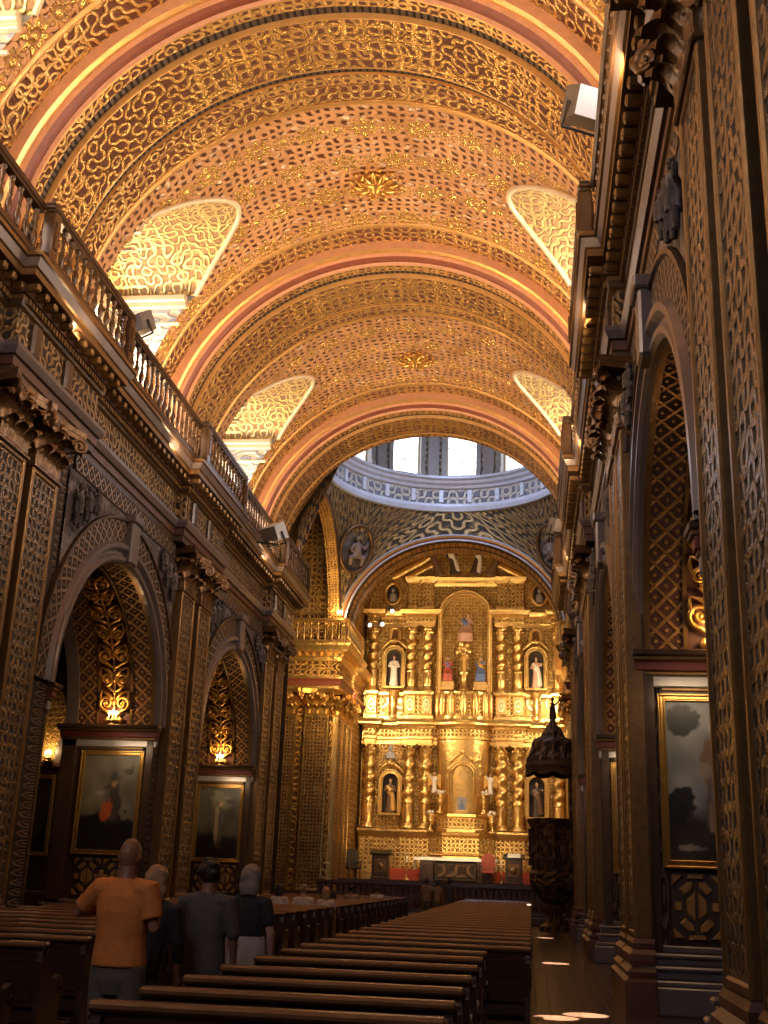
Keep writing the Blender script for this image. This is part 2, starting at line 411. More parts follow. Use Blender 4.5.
def link(name, me, parent=None, loc=None):
    o = bpy.data.objects.new(name, me); COL.objects.link(o)
    if parent: o.parent = parent
    if loc: o.location = loc
    return o
def structure(o, label=None):
    o['kind'] = 'structure'
    if label: o['label'] = label
    return o
def tag(o, label, cat, group=None, kind=None):
    o['label'] = label; o['category'] = cat
    if group: o['group'] = group
    if kind: o['kind'] = kind
    return o
def empty(name, loc=(0, 0, 0), rz=0.0):
    o = bpy.data.objects.new(name, None); COL.objects.link(o); o.location = loc; o.rotation_euler = (0, 0, rz); o.empty_display_size = .2
    return o
def kids(o): return [c for c in KIDS.get(o.name, [])]
def copy_tree(o, parent=None):
    c = o.copy(); COL.objects.link(c)
    if parent: c.parent = parent
    for ch in list(o.children): copy_tree(ch, c)
    return c
def remesh(o, voxel, smooth=2):
    """fuse overlapping volumes of o into one continuous skin"""
    md = o.modifiers.new('fuse', 'REMESH'); md.mode = 'VOXEL'; md.voxel_size = voxel; md.use_smooth_shade = True
    if smooth:
        sm = o.modifiers.new('smooth', 'SMOOTH'); sm.iterations = smooth; sm.factor = .5
    dg = bpy.context.evaluated_depsgraph_get(); dg.update()
    ev = o.evaluated_get(dg); me = bpy.data.meshes.new_from_object(ev)
    mats = [m for m in o.data.materials]
    o.modifiers.clear(); o.data = me
    if not me.materials:
        for m in mats: me.materials.append(m)
    for p in me.polygons: p.use_smooth = True
    return o
ORD = ['first', 'second', 'third', 'fourth', 'fifth', 'sixth', 'seventh', 'eighth', 'ninth', 'tenth', 'eleventh', 'twelfth', 'thirteenth', 'fourteenth', 'fifteenth', 'sixteenth', 'seventeenth', 'eighteenth', 'nineteenth', 'twentieth', 'twenty-first', 'twenty-second', 'twenty-third', 'twenty-fourth', 'twenty-fifth', 'twenty-sixth', 'twenty-seventh', 'twenty-eighth', 'twenty-ninth', 'thirtieth', 'thirty-first', 'thirty-second', 'thirty-third', 'thirty-fourth', 'thirty-fifth', 'thirty-sixth', 'thirty-seventh', 'thirty-eighth', 'thirty-ninth', 'fortieth']

def look(o, tgt): o.rotation_euler = (Vector(tgt) - o.location).to_track_quat('-Z', 'Y').to_euler()
def area(name, loc, tgt, sx, sy, e, col, spread=PI):
    L = bpy.data.lights.new(name, 'AREA'); L.shape = 'RECTANGLE'; L.size = sx; L.size_y = sy; L.energy = e; L.color = col; L.spread = spread
    o = bpy.data.objects.new(name, L); COL.objects.link(o); o.location = loc; look(o, tgt); return o
def spot(name, loc, tgt, e, col, ang, blend=.3, r=.1):
    L = bpy.data.lights.new(name, 'SPOT'); L.energy = e; L.color = col; L.spot_size = ang; L.spot_blend = blend; L.shadow_soft_size = r
    o = bpy.data.objects.new(name, L); COL.objects.link(o); o.location = loc; look(o, tgt); return o
# ================================================================= NAVE SHELL
PIERS = [(3.5, 10.5), (17.1, 20.7), (27.3, 30.9), (37.5, 41.1)]
BAYS = [13.8, 24.0, 34.2]              # arch centres
AW, AP, AB = 5.40, 5.15, 7.7           # wall face, pilaster face, aisle-side face (distance from nave axis)
ZS, RA, ZE = 4.95, 3.3, 9.65           # arch spring, radius, entablature underside
def side(s): return (lambda p: (s * p[0], p[1], p[2])), s < 0
SIDES = {'left': -1, 'right': 1}
N = 28
TR = [0]
def trim(): TR[0] += 1; return 'trim_%d' % TR[0]

def arcade_wall(nm, s):
    T, fl = side(s); mb = MB(T, fl)
    ZT = 12.4
    def rect_y(a, y0, y1, z0, z1, m=0): mb.face([(a, y0, z0), (a, y1, z0), (a, y1, z1), (a, y0, z1)], None, m)
    for (y0, y1) in PIERS:
        for a, m in ((AW, 0), (AB, 1)): rect_y(a, y0, y1, 0, ZT, m)
    rect_y(AW, -7, -3.1, 0, ZT); rect_y(AB, -7, -3.1, 0, 10.4, 1)
    for yc in BAYS + [.2]:
        ra = RA
        for a, m in ((AW, 0), (AB, 1)):
            for i in range(N):
                t0, t1 = PI * i / N, PI * (i + 1) / N
                ya, yb = yc + ra * cos(t0), yc + ra * cos(t1)
                mb.face([(a, ya, ZS + ra * sin(t0)), (a, ya, ZT), (a, yb, ZT), (a, yb, ZS + ra * sin(t1))], None, m)
        for sg in (-1, 1):              # jambs
            y = yc + sg * ra
            mb.face([(AW, y, 0), (AB, y, 0), (AB, y, ZS), (AW, y, ZS)], None, 0)
    return structure(mb.build('wall_' + nm, ['wood', 'aisle']))

def soffit_bands(nm, s, yc):
    """carved bands under one arch of the arcade"""
    T, fl = side(s)
    bands = [(AW, 5.52, 'gilt_edge', .0), (5.52, 6.0, 'soffit_lattice', .04), (6.0, 6.06, 'gilt_edge', 0), (6.06, 6.84, 'soffit', .07), (6.84, 6.9, 'gilt_edge', 0), (6.9, 7.38, 'soffit_lattice', .04), (7.38, AB, 'purple', 0)]
    mb = MB(T, fl); mats = []
    for k, (a0, a1, m, d) in enumerate(bands):
        mats.append(m)
        P = []; UV = []
        for i in range(N + 1):
            t = PI * i / N; r = RA - .08 + d
            P.append([(a, yc + r * cos(t), ZS + r * sin(t)) for a in (a0, a1)])
            UV.append([((a - (a0 + a1) / 2), r * t) for a in (a0, a1)])
        mb.grid(P, UV, k)
        if d == 0:
            for a in (a0, a1):
                mb.grid([[(a, yc + r * cos(PI * i / N), ZS + r * sin(PI * i / N)) for r in (RA - .08, RA)] for i in range(N + 1)], None, k, False)
    # nave-side archivolt: smooth double roll then a lattice band
    prof = [(3.18, -.02), (3.18, .06), (3.24, .12), (3.32, .12), (3.36, .06), (3.42, .06), (3.50, .16), (3.60, .16), (3.64, .07)]
    k0 = len(mats); mats += ['purple', 'lattice', 'wood']
    P = [[(AW - d, yc + r * cos(PI * i / N), ZS + r * sin(PI * i / N)) for r, d in prof] for i in range(N + 1)]
    mb.grid(P, None, k0, False)
    def strip(pr, k):
        P = [[(AW - d, yc + r * cos(PI * i / N), ZS + r * sin(PI * i / N)) for r, d in pr] for i in range(N + 1)]
        UV = [[(3.9 * PI * i / N, (r - pr[0][0])) for r, d in pr] for i in range(N + 1)]
        mb.grid(P, UV, k, False)
    strip([(3.64, .07), (4.12, .07)], k0 + 1); strip([(4.12, .07), (4.14, .12), (4.2, .12), (4.2, 0)], k0 + 2)
    # keystone bracket and top lattice band
    mb.bev(AW - .24, AW + .05, yc - .24, yc + .24, 8.15, 9.25, .04, k0)
    mb.bev(AW - .3, AW + .05, yc - .3, yc + .3, 9.1, 9.3, .03, k0)
    mb.face([(AW - .06, yc - 3.4, 9.27), (AW - .06, yc + 3.4, 9.27), (AW - .06, yc + 3.4, 9.63), (AW - .06, yc - 3.4, 9.63)], [(0, 0), (6.8, 0), (6.8, .36), (0, .36)], k0 + 1)
    mb.face([(AW - .06, yc - 3.4, 9.27), (AW - .06, yc + 3.4, 9.27), (AW, yc + 3.4, 9.23), (AW, yc - 3.4, 9.23)], None, k0)
    # jamb dressings: edge strip with beading, moulded base, ledge
    for sg in (-1, 1):
        y = yc + sg * RA
        def q(d): return y - sg * d
        def slab(a0, a1, z0, z1, d, k):
            ys = sorted((q(d), q(-.01))); mb.box(a0, a1, ys[0], ys[1], z0, z1, k)
        kk = len(mats)
        if sg < 0: mats += ['wood', 'recess', 'gilt_edge', 'purple', 'redledge', 'silver', 'wood_red']
        else: kk -= 7
        slab(AW - .02, AW + .14, .7, 4.6, .10, kk); slab(AW + .14, AW + .26, .7, 4.6, .05, kk + 1); slab(7.35, AB, .7, 4.6, .08, kk)
        for (d, z0, z1) in ((.30, 0, .36), (.26, .36, .44), (.20, .44, .56), (.24, .56, .62), (.14, .62, .72), (.18, .72, .78), (.08, .78, .88)):
            ys = sorted((q(d), q(-.01))); mb.bev(AW - d * .9, AB + d * .5, ys[0], ys[1], z0, z1, .02, kk + 3)
        for (d, z0, z1, k) in ((.05, 4.38, 4.44, kk + 2), (.08, 4.44, 4.60, kk + 5), (.14, 4.60, 4.66, kk + 2), (.20, 4.66, 4.80, kk + 4), (.30, 4.80, 4.86, kk + 2), (.36, 4.86, 4.95, kk)):
            ys = sorted((q(d), q(-.01))); mb.bev(AW - .06 - d * .3, AB + d * .3, ys[0], ys[1], z0, z1, .015, k)
    structure(mb.build(trim(), mats))

def entablature(s, mats):
    T, fl = side(s); mb = MB(T, fl)
    path = [(AW, -6.9), (AW, 3.2), (AP, 3.2)]
    for i, (y0, y1) in enumerate(PIERS):
        a, b = (y0 - .15, y1 + .05)
        if i: path += [(AW, a), (AP, a)]
        path += [(AP, b), (AW, b)] if i < 3 else [(AP, b), (AB, b)]
    prof = [(-.1, 9.65), (.05, 9.65), (.05, 9.80), (.09, 9.82), (.09, 9.98), (.14, 10.0), (.2, 10.12), (.2, 10.2), (.03, 10.22), (.03, 10.92), (.10, 10.95), (.14, 11.05), (.14, 11.12), (.2, 11.14), (.2, 11.3), (.46, 11.32), (.46, 11.44), (.50, 11.46), (.56, 11.6), (.60, 11.62), (.60, 11.7), (-1.2, 11.72)]
    #      index into mats: 0 purple 1 red 2 gilt 3 frieze 4 wood 5 dentil
    mi = [4, 4, 2, 1, 4, 0, 0, 4, 3, 2, 4, 2, 4, 1, 4, 2, 2, 0, 4, 2, 4]
    mb.mold(path, prof, mi)
    # modillions under the corona and a dentil row below
    for i in range(len(path) - 1):
        (ax, ay), (bx, by) = path[i], path[i + 1]
        if ax != bx or ay < 2: continue
        n = max(1, int((by - ay + .6) / .34))
        for k in range(n):
            y = ay - .3 + (k + .5) * (by - ay + .6) / n
            if ax == AW and (y < ay + .1 or y > by - .1): continue
            mb.bev(ax - .42, ax - .18, y - .07, y + .07, 11.16, 11.31, .03, 2)
        n = int((by - ay) / .13)
        for k in range(n):
            y = ay + (k + .5) * (by - ay) / n
            mb.box(ax - .185, ax - .13, y - .04, y + .04, 11.0, 11.11, 2)
    # small figure blocks breaking the frieze
    for (y0, y1) in PIERS:
        for y in (y0 + .5, y0 + 2.0):
            mb.bev(AP - .14, AP + .02, y - .16, y + .16, 10.24, 10.9, .05, 4)
    return structure(mb.build(trim(), mats))

# ---------------- pilaster kit, local: x = out from wall face, y = along wall
def leaf(mb, o, dirx, diry, w, h, cur, m=0):
    """one curled acanthus leaf rooted at o, leaning along unit (dirx,diry)"""
    tx, ty = -diry, dirx
    pr = [(0, 0, .75), (.02, .3, .95), (.05, .6, 1.0), (.55, .88, .95), (.95, 1.0, .7), (1.25, .93, .45), (1.3, .78, .15)]
    P = []
    for (q, z, ww) in pr:
        row = []
        for k in (-1, -.5, 0, .5, 1):
            bulge = (1 - k * k) * .06 * w / .4 - (.03 if abs(k) == .5 else 0)
            d = q * cur + bulge
            row.append((o[0] + dirx * d + tx * k * ww * w / 2, o[1] + diry * d + ty * k * ww * w / 2, o[2] + z * h - (abs(k) > .9) * .03))
        P.append(row)
    mb.grid(P, None, m, True)
def volute(mb, c, dirx, diry, r, m=0, th=.035):
    pts = []
    for i in range(26):
        t = i / 25; a = PI * .9 - t * 2 * PI * 1.75; rr = r * (1 - .82 * t)
        pts.append((c[0] + dirx * rr * cos(a), c[1] + diry * rr * cos(a), c[2] + rr * sin(a)))
    mb.tube(pts, [(th * (1 - .5 * i / 25), th * 1.6) for i in range(26)], 6, m)
    mb.ball((c[0], c[1], c[2]), r * .2, 8, m)
def capital_mesh(w, name, mat, dp=.25):
    mb = MB()
    hw = w / 2
    mb.bev(-.02, dp + .05, -hw - .03, hw + .03, 8.48, 8.56, .02)           # astragal
    mb.bev(-.02, dp + .02, -hw + .02, hw - .02, 8.56, 9.42, .02)
    for (z, h, cur, n, off) in ((8.56, .42, .20, 3, 0), (8.84, .46, .28, 2, 0)):
        ww = w / 3 * .98
        for k in range(n):
            y = (k - (n - 1) / 2) * w / 3
            leaf(mb, (dp, y, z), 1, 0, ww, h, cur)
        if n == 2:
            for sg in (-1, 1): leaf(mb, (dp - .02, sg * (hw - .02), z), .707, sg * .707, ww * .9, h, cur * 1.1)
        for sg in (-1, 1):
            leaf(mb, (dp * .45, sg * hw, z), 0, sg, ww * .75, h, cur * .9)
    for sg in (-1, 1):
        volute(mb, (dp + .26, sg * (hw + .12), 9.34), .707, sg * .707, .15)
        volute(mb, (dp + .16, sg * hw * .42, 9.33), 0, sg, .13)
    mb.ball((dp + .2, 0, 9.42), (.09, .12, .12), 10)
    # abacus with concave faces
    ab = [(-.02, -hw - .1), (dp + .3, -hw - .26), (dp + .16, -hw * .5), (dp + .12, 0), (dp + .16, hw * .5), (dp + .3, hw + .26), (-.02, hw + .1)]
    mb.prism(ab, lambda p, q, d: (p, q, d), 9.46, 9.56); mb.prism([(x * 1.03 if x > 0 else x, y * 1.02) for x, y in ab], lambda p, q, d: (p, q, d), 9.56, 9.66)
    return mb.mesh(name, [mat])
def shaft_mesh(w, name, mats, z0=.95, z1=8.5, dp=.25):
    mb = MB(); hw = w / 2
    mb.box(-.02, dp - .03, -hw, hw, z0, z1, 0)
    for y0, y1 in ((-hw, -hw + .1), (hw - .1, hw)): mb.bev(0, dp, y0, y1, z0, z1, .02, 1)
    for z_0, z_1 in ((z0, z0 + .1), (z1 - .1, z1)): mb.bev(0, dp, -hw + .1, hw - .1, z_0, z_1, .02, 1)
    return mb.mesh(name, mats)
def panel_mesh(w, name, mat, z0=1.05, z1=8.4, dp=.25):
    mb = MB(); hw = w / 2 - .1; x = dp - .028; n = 24
    P = [[(x, -hw + 2 * hw * j / 2, z0 + (z1 - z0) * i / n) for j in range(3)] for i in range(n + 1)]
    mb.grid(P, [[(p[1], p[2]) for p in r] for r in P], 0, False); return mb.mesh(name, [mat])
def base_mesh(w, name, mat, dp=.25):
    mb = MB(); hw = w / 2
    prof = [(.16, 0), (.16, .42), (.10, .46), (.12, .54), (.05, .6), (.09, .68), (.09, .76), (.02, .82), (.03, .9), (0, .96)]
    mb.mold([(-.02, hw), (dp, hw), (dp, -hw), (-.02, -hw)], prof, 0)
    return mb.mesh(name, [mat])
PW = 1.15
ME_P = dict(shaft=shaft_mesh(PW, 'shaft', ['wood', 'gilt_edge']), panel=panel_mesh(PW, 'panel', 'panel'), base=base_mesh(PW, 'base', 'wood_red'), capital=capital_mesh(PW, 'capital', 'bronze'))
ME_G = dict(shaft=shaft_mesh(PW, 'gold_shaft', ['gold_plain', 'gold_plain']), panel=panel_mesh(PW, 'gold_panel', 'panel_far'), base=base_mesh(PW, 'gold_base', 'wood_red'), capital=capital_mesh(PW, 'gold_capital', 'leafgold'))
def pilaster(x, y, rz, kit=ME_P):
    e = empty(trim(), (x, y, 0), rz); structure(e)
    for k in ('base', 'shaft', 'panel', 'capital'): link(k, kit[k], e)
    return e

def spandrel_relief(s, yc, sg, label):
    """dark relief panel between arch, pilaster and lattice band, with two standing figures"""
    T, fl = side(s); mb = MB(T, fl); d = .05
    P = []; UV = []
    for i in range(15):
        y = .32 + (3.6 - .32) * i / 14
        z0 = ZS + math.sqrt(max(0.01, 4.22 ** 2 - y * y)); z1 = 9.22
        z0 = min(z0, z1 - .02)
        P.append([(AW - d - .0, yc + sg * y, z0 + (z1 - z0) * k / 4) for k in range(5)]); UV.append([(p[1], p[2]) for p in P[-1]])
    mb.grid(P, UV, 0, False)
    for (y, z, h) in ((2.3, 8.92, .40), (2.72, 8.72, .52), (3.2, 8.55, .62)):
        c = lambda dy, dz, dd=0: (AW - d - .10 - dd, yc + sg * (y + dy), z + dz)
        mb.tube([c(0, -h * .3), c(.02, 0), c(0, h * .3), c(0, h * .5)], [(.10, .07), (.11, .08), (.1, .07), (.03, .03)], 8)
        mb.ball(c(0, h * .62), (.06, .07, .08), 8)
        mb.tube([c(-.1, h * .35), c(-.2, h * .1), c(-.12, -.02)], .035, 6)
        mb.tube([c(.1, h * .35), c(.2, h * .2), c(.22, h * .42)], .035, 6)
        mb.tube([c(-.05, -h * .3), c(-.08, -h * .75)], [.06, .04], 6); mb.tube([c(.06, -h * .3), c(.09, -h * .72)], [.06, .04], 6)
    o = mb.build('relief_panel', ['stone_relief'])
    tag(o, label, 'relief', 'carved relief panels over the arches')

def scroll_carving(s, yc, label):
    """gilded candelabra of scrolls running up the far half of an arch soffit"""
    T, fl = side(s); mb = MB(T, fl); R0 = RA - .06
    def mp(w, t, h=0):
        th = t / R0; r = R0 - h
        return (6.45 + w, yc + r * cos(th), ZS + r * sin(th))
    def curve(pts, r): mb.tube([mp(*p) for p in pts], r, 6)
    t = .12
    for i in range(3): mb.ball(mp((i - 1) * .16, .12, .06), (.08, .06, .1), 8)
    curve([(0, .05, .05), (0, 4.7, .05)] if False else [(0, .05 + k * .35, .05) for k in range(14)], [.03] * 14)
    tt = [.55, 1.15, 1.75, 2.35, 2.95, 3.55, 4.15]
    for i, t0 in enumerate(tt):
        rr = .19 if i % 2 == 0 else .16
        for sg in (-1, 1):
            c0 = (sg * .20, t0)
            pts = []
            for k in range(22):
                u = k / 21; a = -PI / 2 + u * 2 * PI * 1.5; r = rr * (1 - .8 * u)
                pts.append((c0[0] + sg * r * cos(a) * (1 if i % 2 == 0 else -1), c0[1] + r * sin(a), .06 + .03 * u))
            curve(pts, [.045 * (1 - .45 * k / 21) for k in range(22)])
            curve([(0, t0 - .32, .05), (sg * .1, t0 - .27, .06), (c0[0], t0 - rr, .06)], [.03, .035, .045])
            mb.ball(mp(c0[0], c0[1], .08), .05, 8)
            curve([(sg * .05, t0 + .1, .06), (sg * .16, t0 + .24, .1), (sg * .33, t0 + .3, .05)], [.04, .05, .015])
            curve([(sg * .3, t0 + .02, .05), (sg * .36, t0 + .15, .08), (sg * .34, t0 + .3, .04)], [.03, .04, .01])
        mb.ball(mp(0, t0 + .02, .07), (.07, .06, .09), 8); mb.ball(mp(0, t0 + .25, .06), .045, 8)
    o = mb.build('scroll_carving', ['leafgold']); tag(o, label, 'carving', 'gilded scroll carvings under the arches')

def dado_panel(s, yc, label):
    """raised geometric strapwork below a painting: interlocking octagon of bars, squares and halved lozenge"""
    T, fl = side(s); y = yc + RA; mb = MB(T, fl); cx = 6.38; z0, z1 = .95, 1.84; zc = (z0 + z1) / 2
    mb.face([(5.68, y - .03, z0), (7.1, y - .03, z0), (7.1, y - .03, z1), (5.68, y - .03, z1)], None, 1)
    def piece(poly, m=0):
        c = (sum(p[0] for p in poly) / len(poly), sum(p[1] for p in poly) / len(poly))
        inn = [(c[0] + (p[0] - c[0]) * .78, c[1] + (p[1] - c[1]) * .78) for p in poly]
        a = [(cx + p[0], y - .03, zc + p[1]) for p in poly]; b = [(cx + p[0], y - .075, zc + p[1]) for p in inn]
        n = len(poly)
        for i in range(n): mb.face([a[i], a[(i + 1) % n], b[(i + 1) % n], b[i]], None, m)
        mb.face(b, None, m)
    for ux in (-.36, .36):
        for sg in (-1, 1):
            piece([(ux + sg * .015, -.2), (ux + sg * .14, -.09), (ux + sg * .14, .09), (ux + sg * .015, .2)])
            for sz in (-1, 1):
                piece([(ux + sg * .04, sz * .25), (ux + sg * .16, sz * .14), (ux + sg * .24, sz * .22), (ux + sg * .12, sz * .33), (ux + sg * .04, sz * .33)][::1])
                piece([(ux + sg * .17, sz * .42), (ux + sg * .33, sz * .27), (ux + sg * .33, sz * .42)])
            piece([(ux + sg * .2, -.06), (ux + sg * .3, -.06), (ux + sg * .3, .06), (ux + sg * .2, .06)])
        for sz in (-1, 1): piece([(ux - .12, sz * .37), (ux + .12, sz * .37), (ux + .12, sz * .43), (ux - .12, sz * .43)])
    piece([(-.055, -.16), (.055, -.16), (.055, .16), (-.055, .16)])
    o = mb.build('dado_panel', ['dado', 'shadow_wood']); tag(o, label, 'panel', 'geometric panels below the paintings')

def sm(e0, e1, x):
    t = max(0, min(1, (x - e0) / (e1 - e0))); return t * t * (3 - 2 * t)
def canvas_material():
    g = G('oil_canvas'); a = g.n('ShaderNodeVertexColor', layer_name='paint'); 
    g.bump(g.noise(g.obj(), 60.0, 2), .003); return g.done(a.outputs[0], 0.0, .35)
M['canvas'] = canvas_material()
def painting(s, yc, label, blobs, sky, ground, aw=1.6, ac=6.38, z0=1.9, z1=4.34, y=None):
    """framed oil painting; blobs = (u,v,ru,rv,(r,g,b)) soft ellipses painted in order"""
    y = yc + RA - .02 if y is None else y
    e = empty('painting', (s * ac, y, z0))
    tag(e, label, 'painting', 'large framed oil paintings on the pillars')
    if abs(s * ac) < 10: area('canvas_fill_light', (s * (ac - .25), y - 1.15, z1 + .15), (s * ac, y, z0 + 1.0), .8, .15, 11, (1, .74, .46))  # added fill lamp in front of the canvas, brightens the painting
    w, h = aw, z1 - z0; fw = .11
    mb = MB()
    for (d0, d1, i0, i1) in ((.0, -.10, 0, .035), (0, -.07, .035, .085), (0, -.09, .085, fw)):
        mb.bev(-w / 2 + i0, -w / 2 + i1, d1, d0, i0, h - i0, .012); mb.bev(w / 2 - i1, w / 2 - i0, d1, d0, i0, h - i0, .012)
        mb.bev(-w / 2 + i1, w / 2 - i1, d1, d0, i0, i1, .012); mb.bev(-w / 2 + i1, w / 2 - i1, d1, d0, h - i1, h - i0, .012)
    mb.build('frame', ['canvas_frame'], e)
    mb = MB(); nu, nv = 64, 100; cols = []
    iw = w / 2 - fw + .01
    P = [[(-iw + 2 * iw * j / nu, -.035, fw - .01 + (h - 2 * fw + .02) * i / nv) for j in range(nu + 1)] for i in range(nv + 1)]
    mb.grid(P, None, 0, False); o = mb.build('canvas', ['canvas'], e)
    ca = o.data.color_attributes.new('paint', 'FLOAT_COLOR', 'POINT')
    hsh = lambda a, b: (math.sin(a * 12.9898 + b * 78.233) * 43758.5453) % 1.0
    def vn(a, b):
        ia, ib = math.floor(a), math.floor(b); fa, fb = a - ia, b - ib; fa = fa * fa * (3 - 2 * fa); fb = fb * fb * (3 - 2 * fb)
        return (hsh(ia, ib) * (1 - fa) + hsh(ia + 1, ib) * fa) * (1 - fb) + (hsh(ia, ib + 1) * (1 - fa) + hsh(ia + 1, ib + 1) * fa) * fb
    rr = random.Random(int(ac * 100 + yc * 7)); ph = [rr.uniform(0, 6) for _ in range(6)]
    for i in range(nv + 1):
        for j in range(nu + 1):
            u, v = j / nu, i / nv
            n1 = .35 * vn(u * 6, v * 8) + .25 * vn(u * 15, v * 20) - .3 + .5 + .25 * sin(9 * u + 5 * v + ph[0]) * cos(7 * v - 4 * u + ph[1]) + .25 * sin(17 * v + 6 * u + ph[2]) * cos(13 * u + ph[3])
            t = sm(.22, .38, v + .06 * (n1 - .5))
            c = [g_ * (.55 + .6 * n1) * (1 - t) + k_ * (.6 + .7 * n1) * t for g_, k_ in zip(ground, sky)]
            for (bu, bv, ru, rv, bc) in blobs:
                d = math.sqrt(((u - bu) / ru) ** 2 + ((v - bv) / rv) ** 2) + .55 * (vn(u * 9 + bu * 30, v * 14) - .5) + .35 * (vn(u * 22, v * 34 + bv * 20) - .5)
                f = 1 - sm(.86, 1.03, d); sh = .75 + .5 * (n1 - .2) - .35 * max(0, (u - bu) / ru) * .5
                c = [x * (1 - f) + b * sh * f for x, b in zip(c, bc)]
            ca.data[i * (nu + 1) + j].color = (max(0, c[0]), max(0, c[1]), max(0, c[2]), 1)
    return e

def candle_lamp(x, y, z, label, power=26, spread=.09):
    e = empty('candle_lamp', (x, y, z)); tag(e, label, 'lamp', 'small lit candle lamps')
    mb = MB(); mb.lathe([(.0, 0), (.14, 0), (.14, .02), (.05, .04), (.05, .07), (.15, .09), (.15, .11), (0, .11)], seg=14); mb.build('base', ['brass'], e)
    for k in range(3):
        cx_ = (k - 1) * spread; hgt = .12 + .04 * (k == 1)
        mb = MB(); mb.lathe([(.018, .11), (.018, .11 + hgt), (.0, .11 + hgt)], (cx_, 0, 0), 8); c = mb.build('candle', ['wax'], e)
        mb = MB(); mb.lathe([(0, .0), (.022, .03), (.024, .05), (.012, .09), (0, .12)], (cx_, 0, .11 + hgt), 8); mb.build('flame', ['bulb'], c)
    L = bpy.data.lights.new('candle_light', 'POINT'); L.energy = power; L.color = (1, .62, .26); L.shadow_soft_size = .12
    lo = bpy.data.objects.new('candle_light', L); COL.objects.link(lo); lo.location = (x, y - .25, z + .4)
    return e

for nm, s in SIDES.items():
    arcade_wall(nm, s)
    T, fl = side(s)
    for yc in BAYS: soffit_bands(nm, s, yc)
    entablature(s, ['purple', 'wood_red', 'gilt_edge', 'frieze', 'wood', 'wood'])
    rz = 0 if s < 0 else PI
    for i, (y0, y1) in enumerate(PIERS):
        for y in ((y1 - 2.97, y1 - 1.3) if i == 3 else (y1 - 2.6, y1 - 1.0) if i == 2 else (y1 - 3.2, y1 - 1.75) if i else (4.0, 5.6, 7.2, 8.75)):
            pilaster(s * AW, y, rz)
            # recess strip beside the pilaster
        mb = MB(T, fl)
        for ya, yb in ((y0, y1),):
            mb.face([(AW - .004, ya, .8), (AW - .004, yb, .8), (AW - .004, yb, 9.6), (AW - .004, ya, 9.6)], [(.9, 0), (.9, yb - ya), (9.6, yb - ya), (9.6, 0)][::1], 0)
        mb.box(AW - .18, AW, y0 + .0, y1, 0, .42, 1); mb.bev(AW - .12, AW, y0, y1, .42, .8, .03, 1)
        structure(mb.build(trim(), ['recess', 'wood_red']))
W = {-1: 'left arcade', 1: 'right arcade'}
BN = {13.8: 'nearest arch', 24.0: 'middle arch', 34.2: 'farthest arch'}
for s in (-1, 1):
    for yc in BAYS:
        wl = '%s of the %s' % (BN[yc], W[s])
        if not (s < 0 and yc == 13.8):
            for sg in (-1, 1):
                spandrel_relief(s, yc, sg, 'dark carved relief with small figures, %s flank of the %s' % ('near' if sg < 0 else 'far', wl))
        scroll_carving(s, yc, 'gilded scroll carving climbing the soffit of the ' + wl)
        dado_panel(s, yc, 'brown geometric bar panel below the painting in the ' + wl)
        candle_lamp(s * 6.45, yc + RA - .2, 4.95, 'lit candles on the ledge above the painting in the ' + wl)
DK = (.012, .010, .008)
painting(-1, 24.0, 'gilt framed painting of a hooded figure in orange-red under a cloudy sky', [(.5, .2, .7, .2, (.012, .010, .008)), (.56, .5, .16, .26, (.06, .045, .035)), (.48, .44, .12, .15, (.42, .085, .025)), (.58, .7, .055, .05, (.30, .16, .08)), (.55, .77, .06, .06, (.05, .045, .04)), (.36, .6, .12, .02, (.22, .2, .17)), (.46, .56, .07, .08, (.12, .10, .09)), (.82, .82, .1, .035, (.05, .045, .035)), (.88, .86, .04, .03, (.07, .06, .05))], (.135, .115, .075), DK)
painting(-1, 34.2, 'gilt framed painting of a pale robed standing figure with a glow behind the head', [(.5, .12, .7, .22, (.012, .010, .008)), (.52, .8, .25, .14, (.17, .15, .10)), (.53, .45, .12, .32, (.075, .06, .05)), (.46, .48, .06, .25, (.28, .2, .12)), (.54, .76, .05, .045, (.40, .27, .15)), (.6, .55, .04, .1, (.12, .11, .12)), (.8, .8, .14, .04, (.06, .05, .04))], (.085, .075, .05), DK)
painting(-1, 13.8, 'gilt framed dark painting of a standing bearded figure by the nearest pillar', [(.5, .5, .15, .3, (.10, .06, .04)), (.5, .78, .05, .05, (.3, .2, .12))], (.10, .09, .07), DK)
RP = [(.28, .86, .22, .11, (.015, .013, .010)), (.22, .34, .2, .1, (.014, .012, .010)), (.12, .28, .12, .1, (.012, .011, .009)), (.5, .08, .6, .14, (.03, .022, .015)), (.32, .08, .18, .02, (.22, .19, .15)), (.72, .58, .16, .22, (.17, .10, .06)), (.74, .36, .12, .2, (.12, .09, .08)), (.62, .56, .12, .05, (.24, .18, .13)), (.80, .45, .1, .22, (.18, .19, .23)), (.68, .28, .03, .1, (.26, .17, .11)), (.78, .77, .06, .06, (.24, .16, .11)), (.77, .83, .07, .035, (.36, .33, .29)), (.79, .71, .05, .05, (.06, .05, .045))]
painting(1, 13.8, 'large gilt framed painting of a turbaned bearded man with a basket by dark trees', [(b[0] * .6 + .02, b[1], b[2] * .72, b[3], b[4]) for b in RP], (.20, .195, .19), (.03, .022, .016))
painting(1, 24.0, 'gilt framed painting with pale sky, partly hidden behind the second right pillar', [(.55, .5, .16, .28, (.13, .09, .06)), (.55, .76, .05, .05, (.3, .2, .14)), (.25, .3, .2, .1, DK)], (.21, .20, .20), DK)
painting(1, 34.2, 'gilt framed dark painting on the farthest right pillar', [(.5, .5, .15, .3, (.12, .08, .05))], (.14, .13, .12), DK)

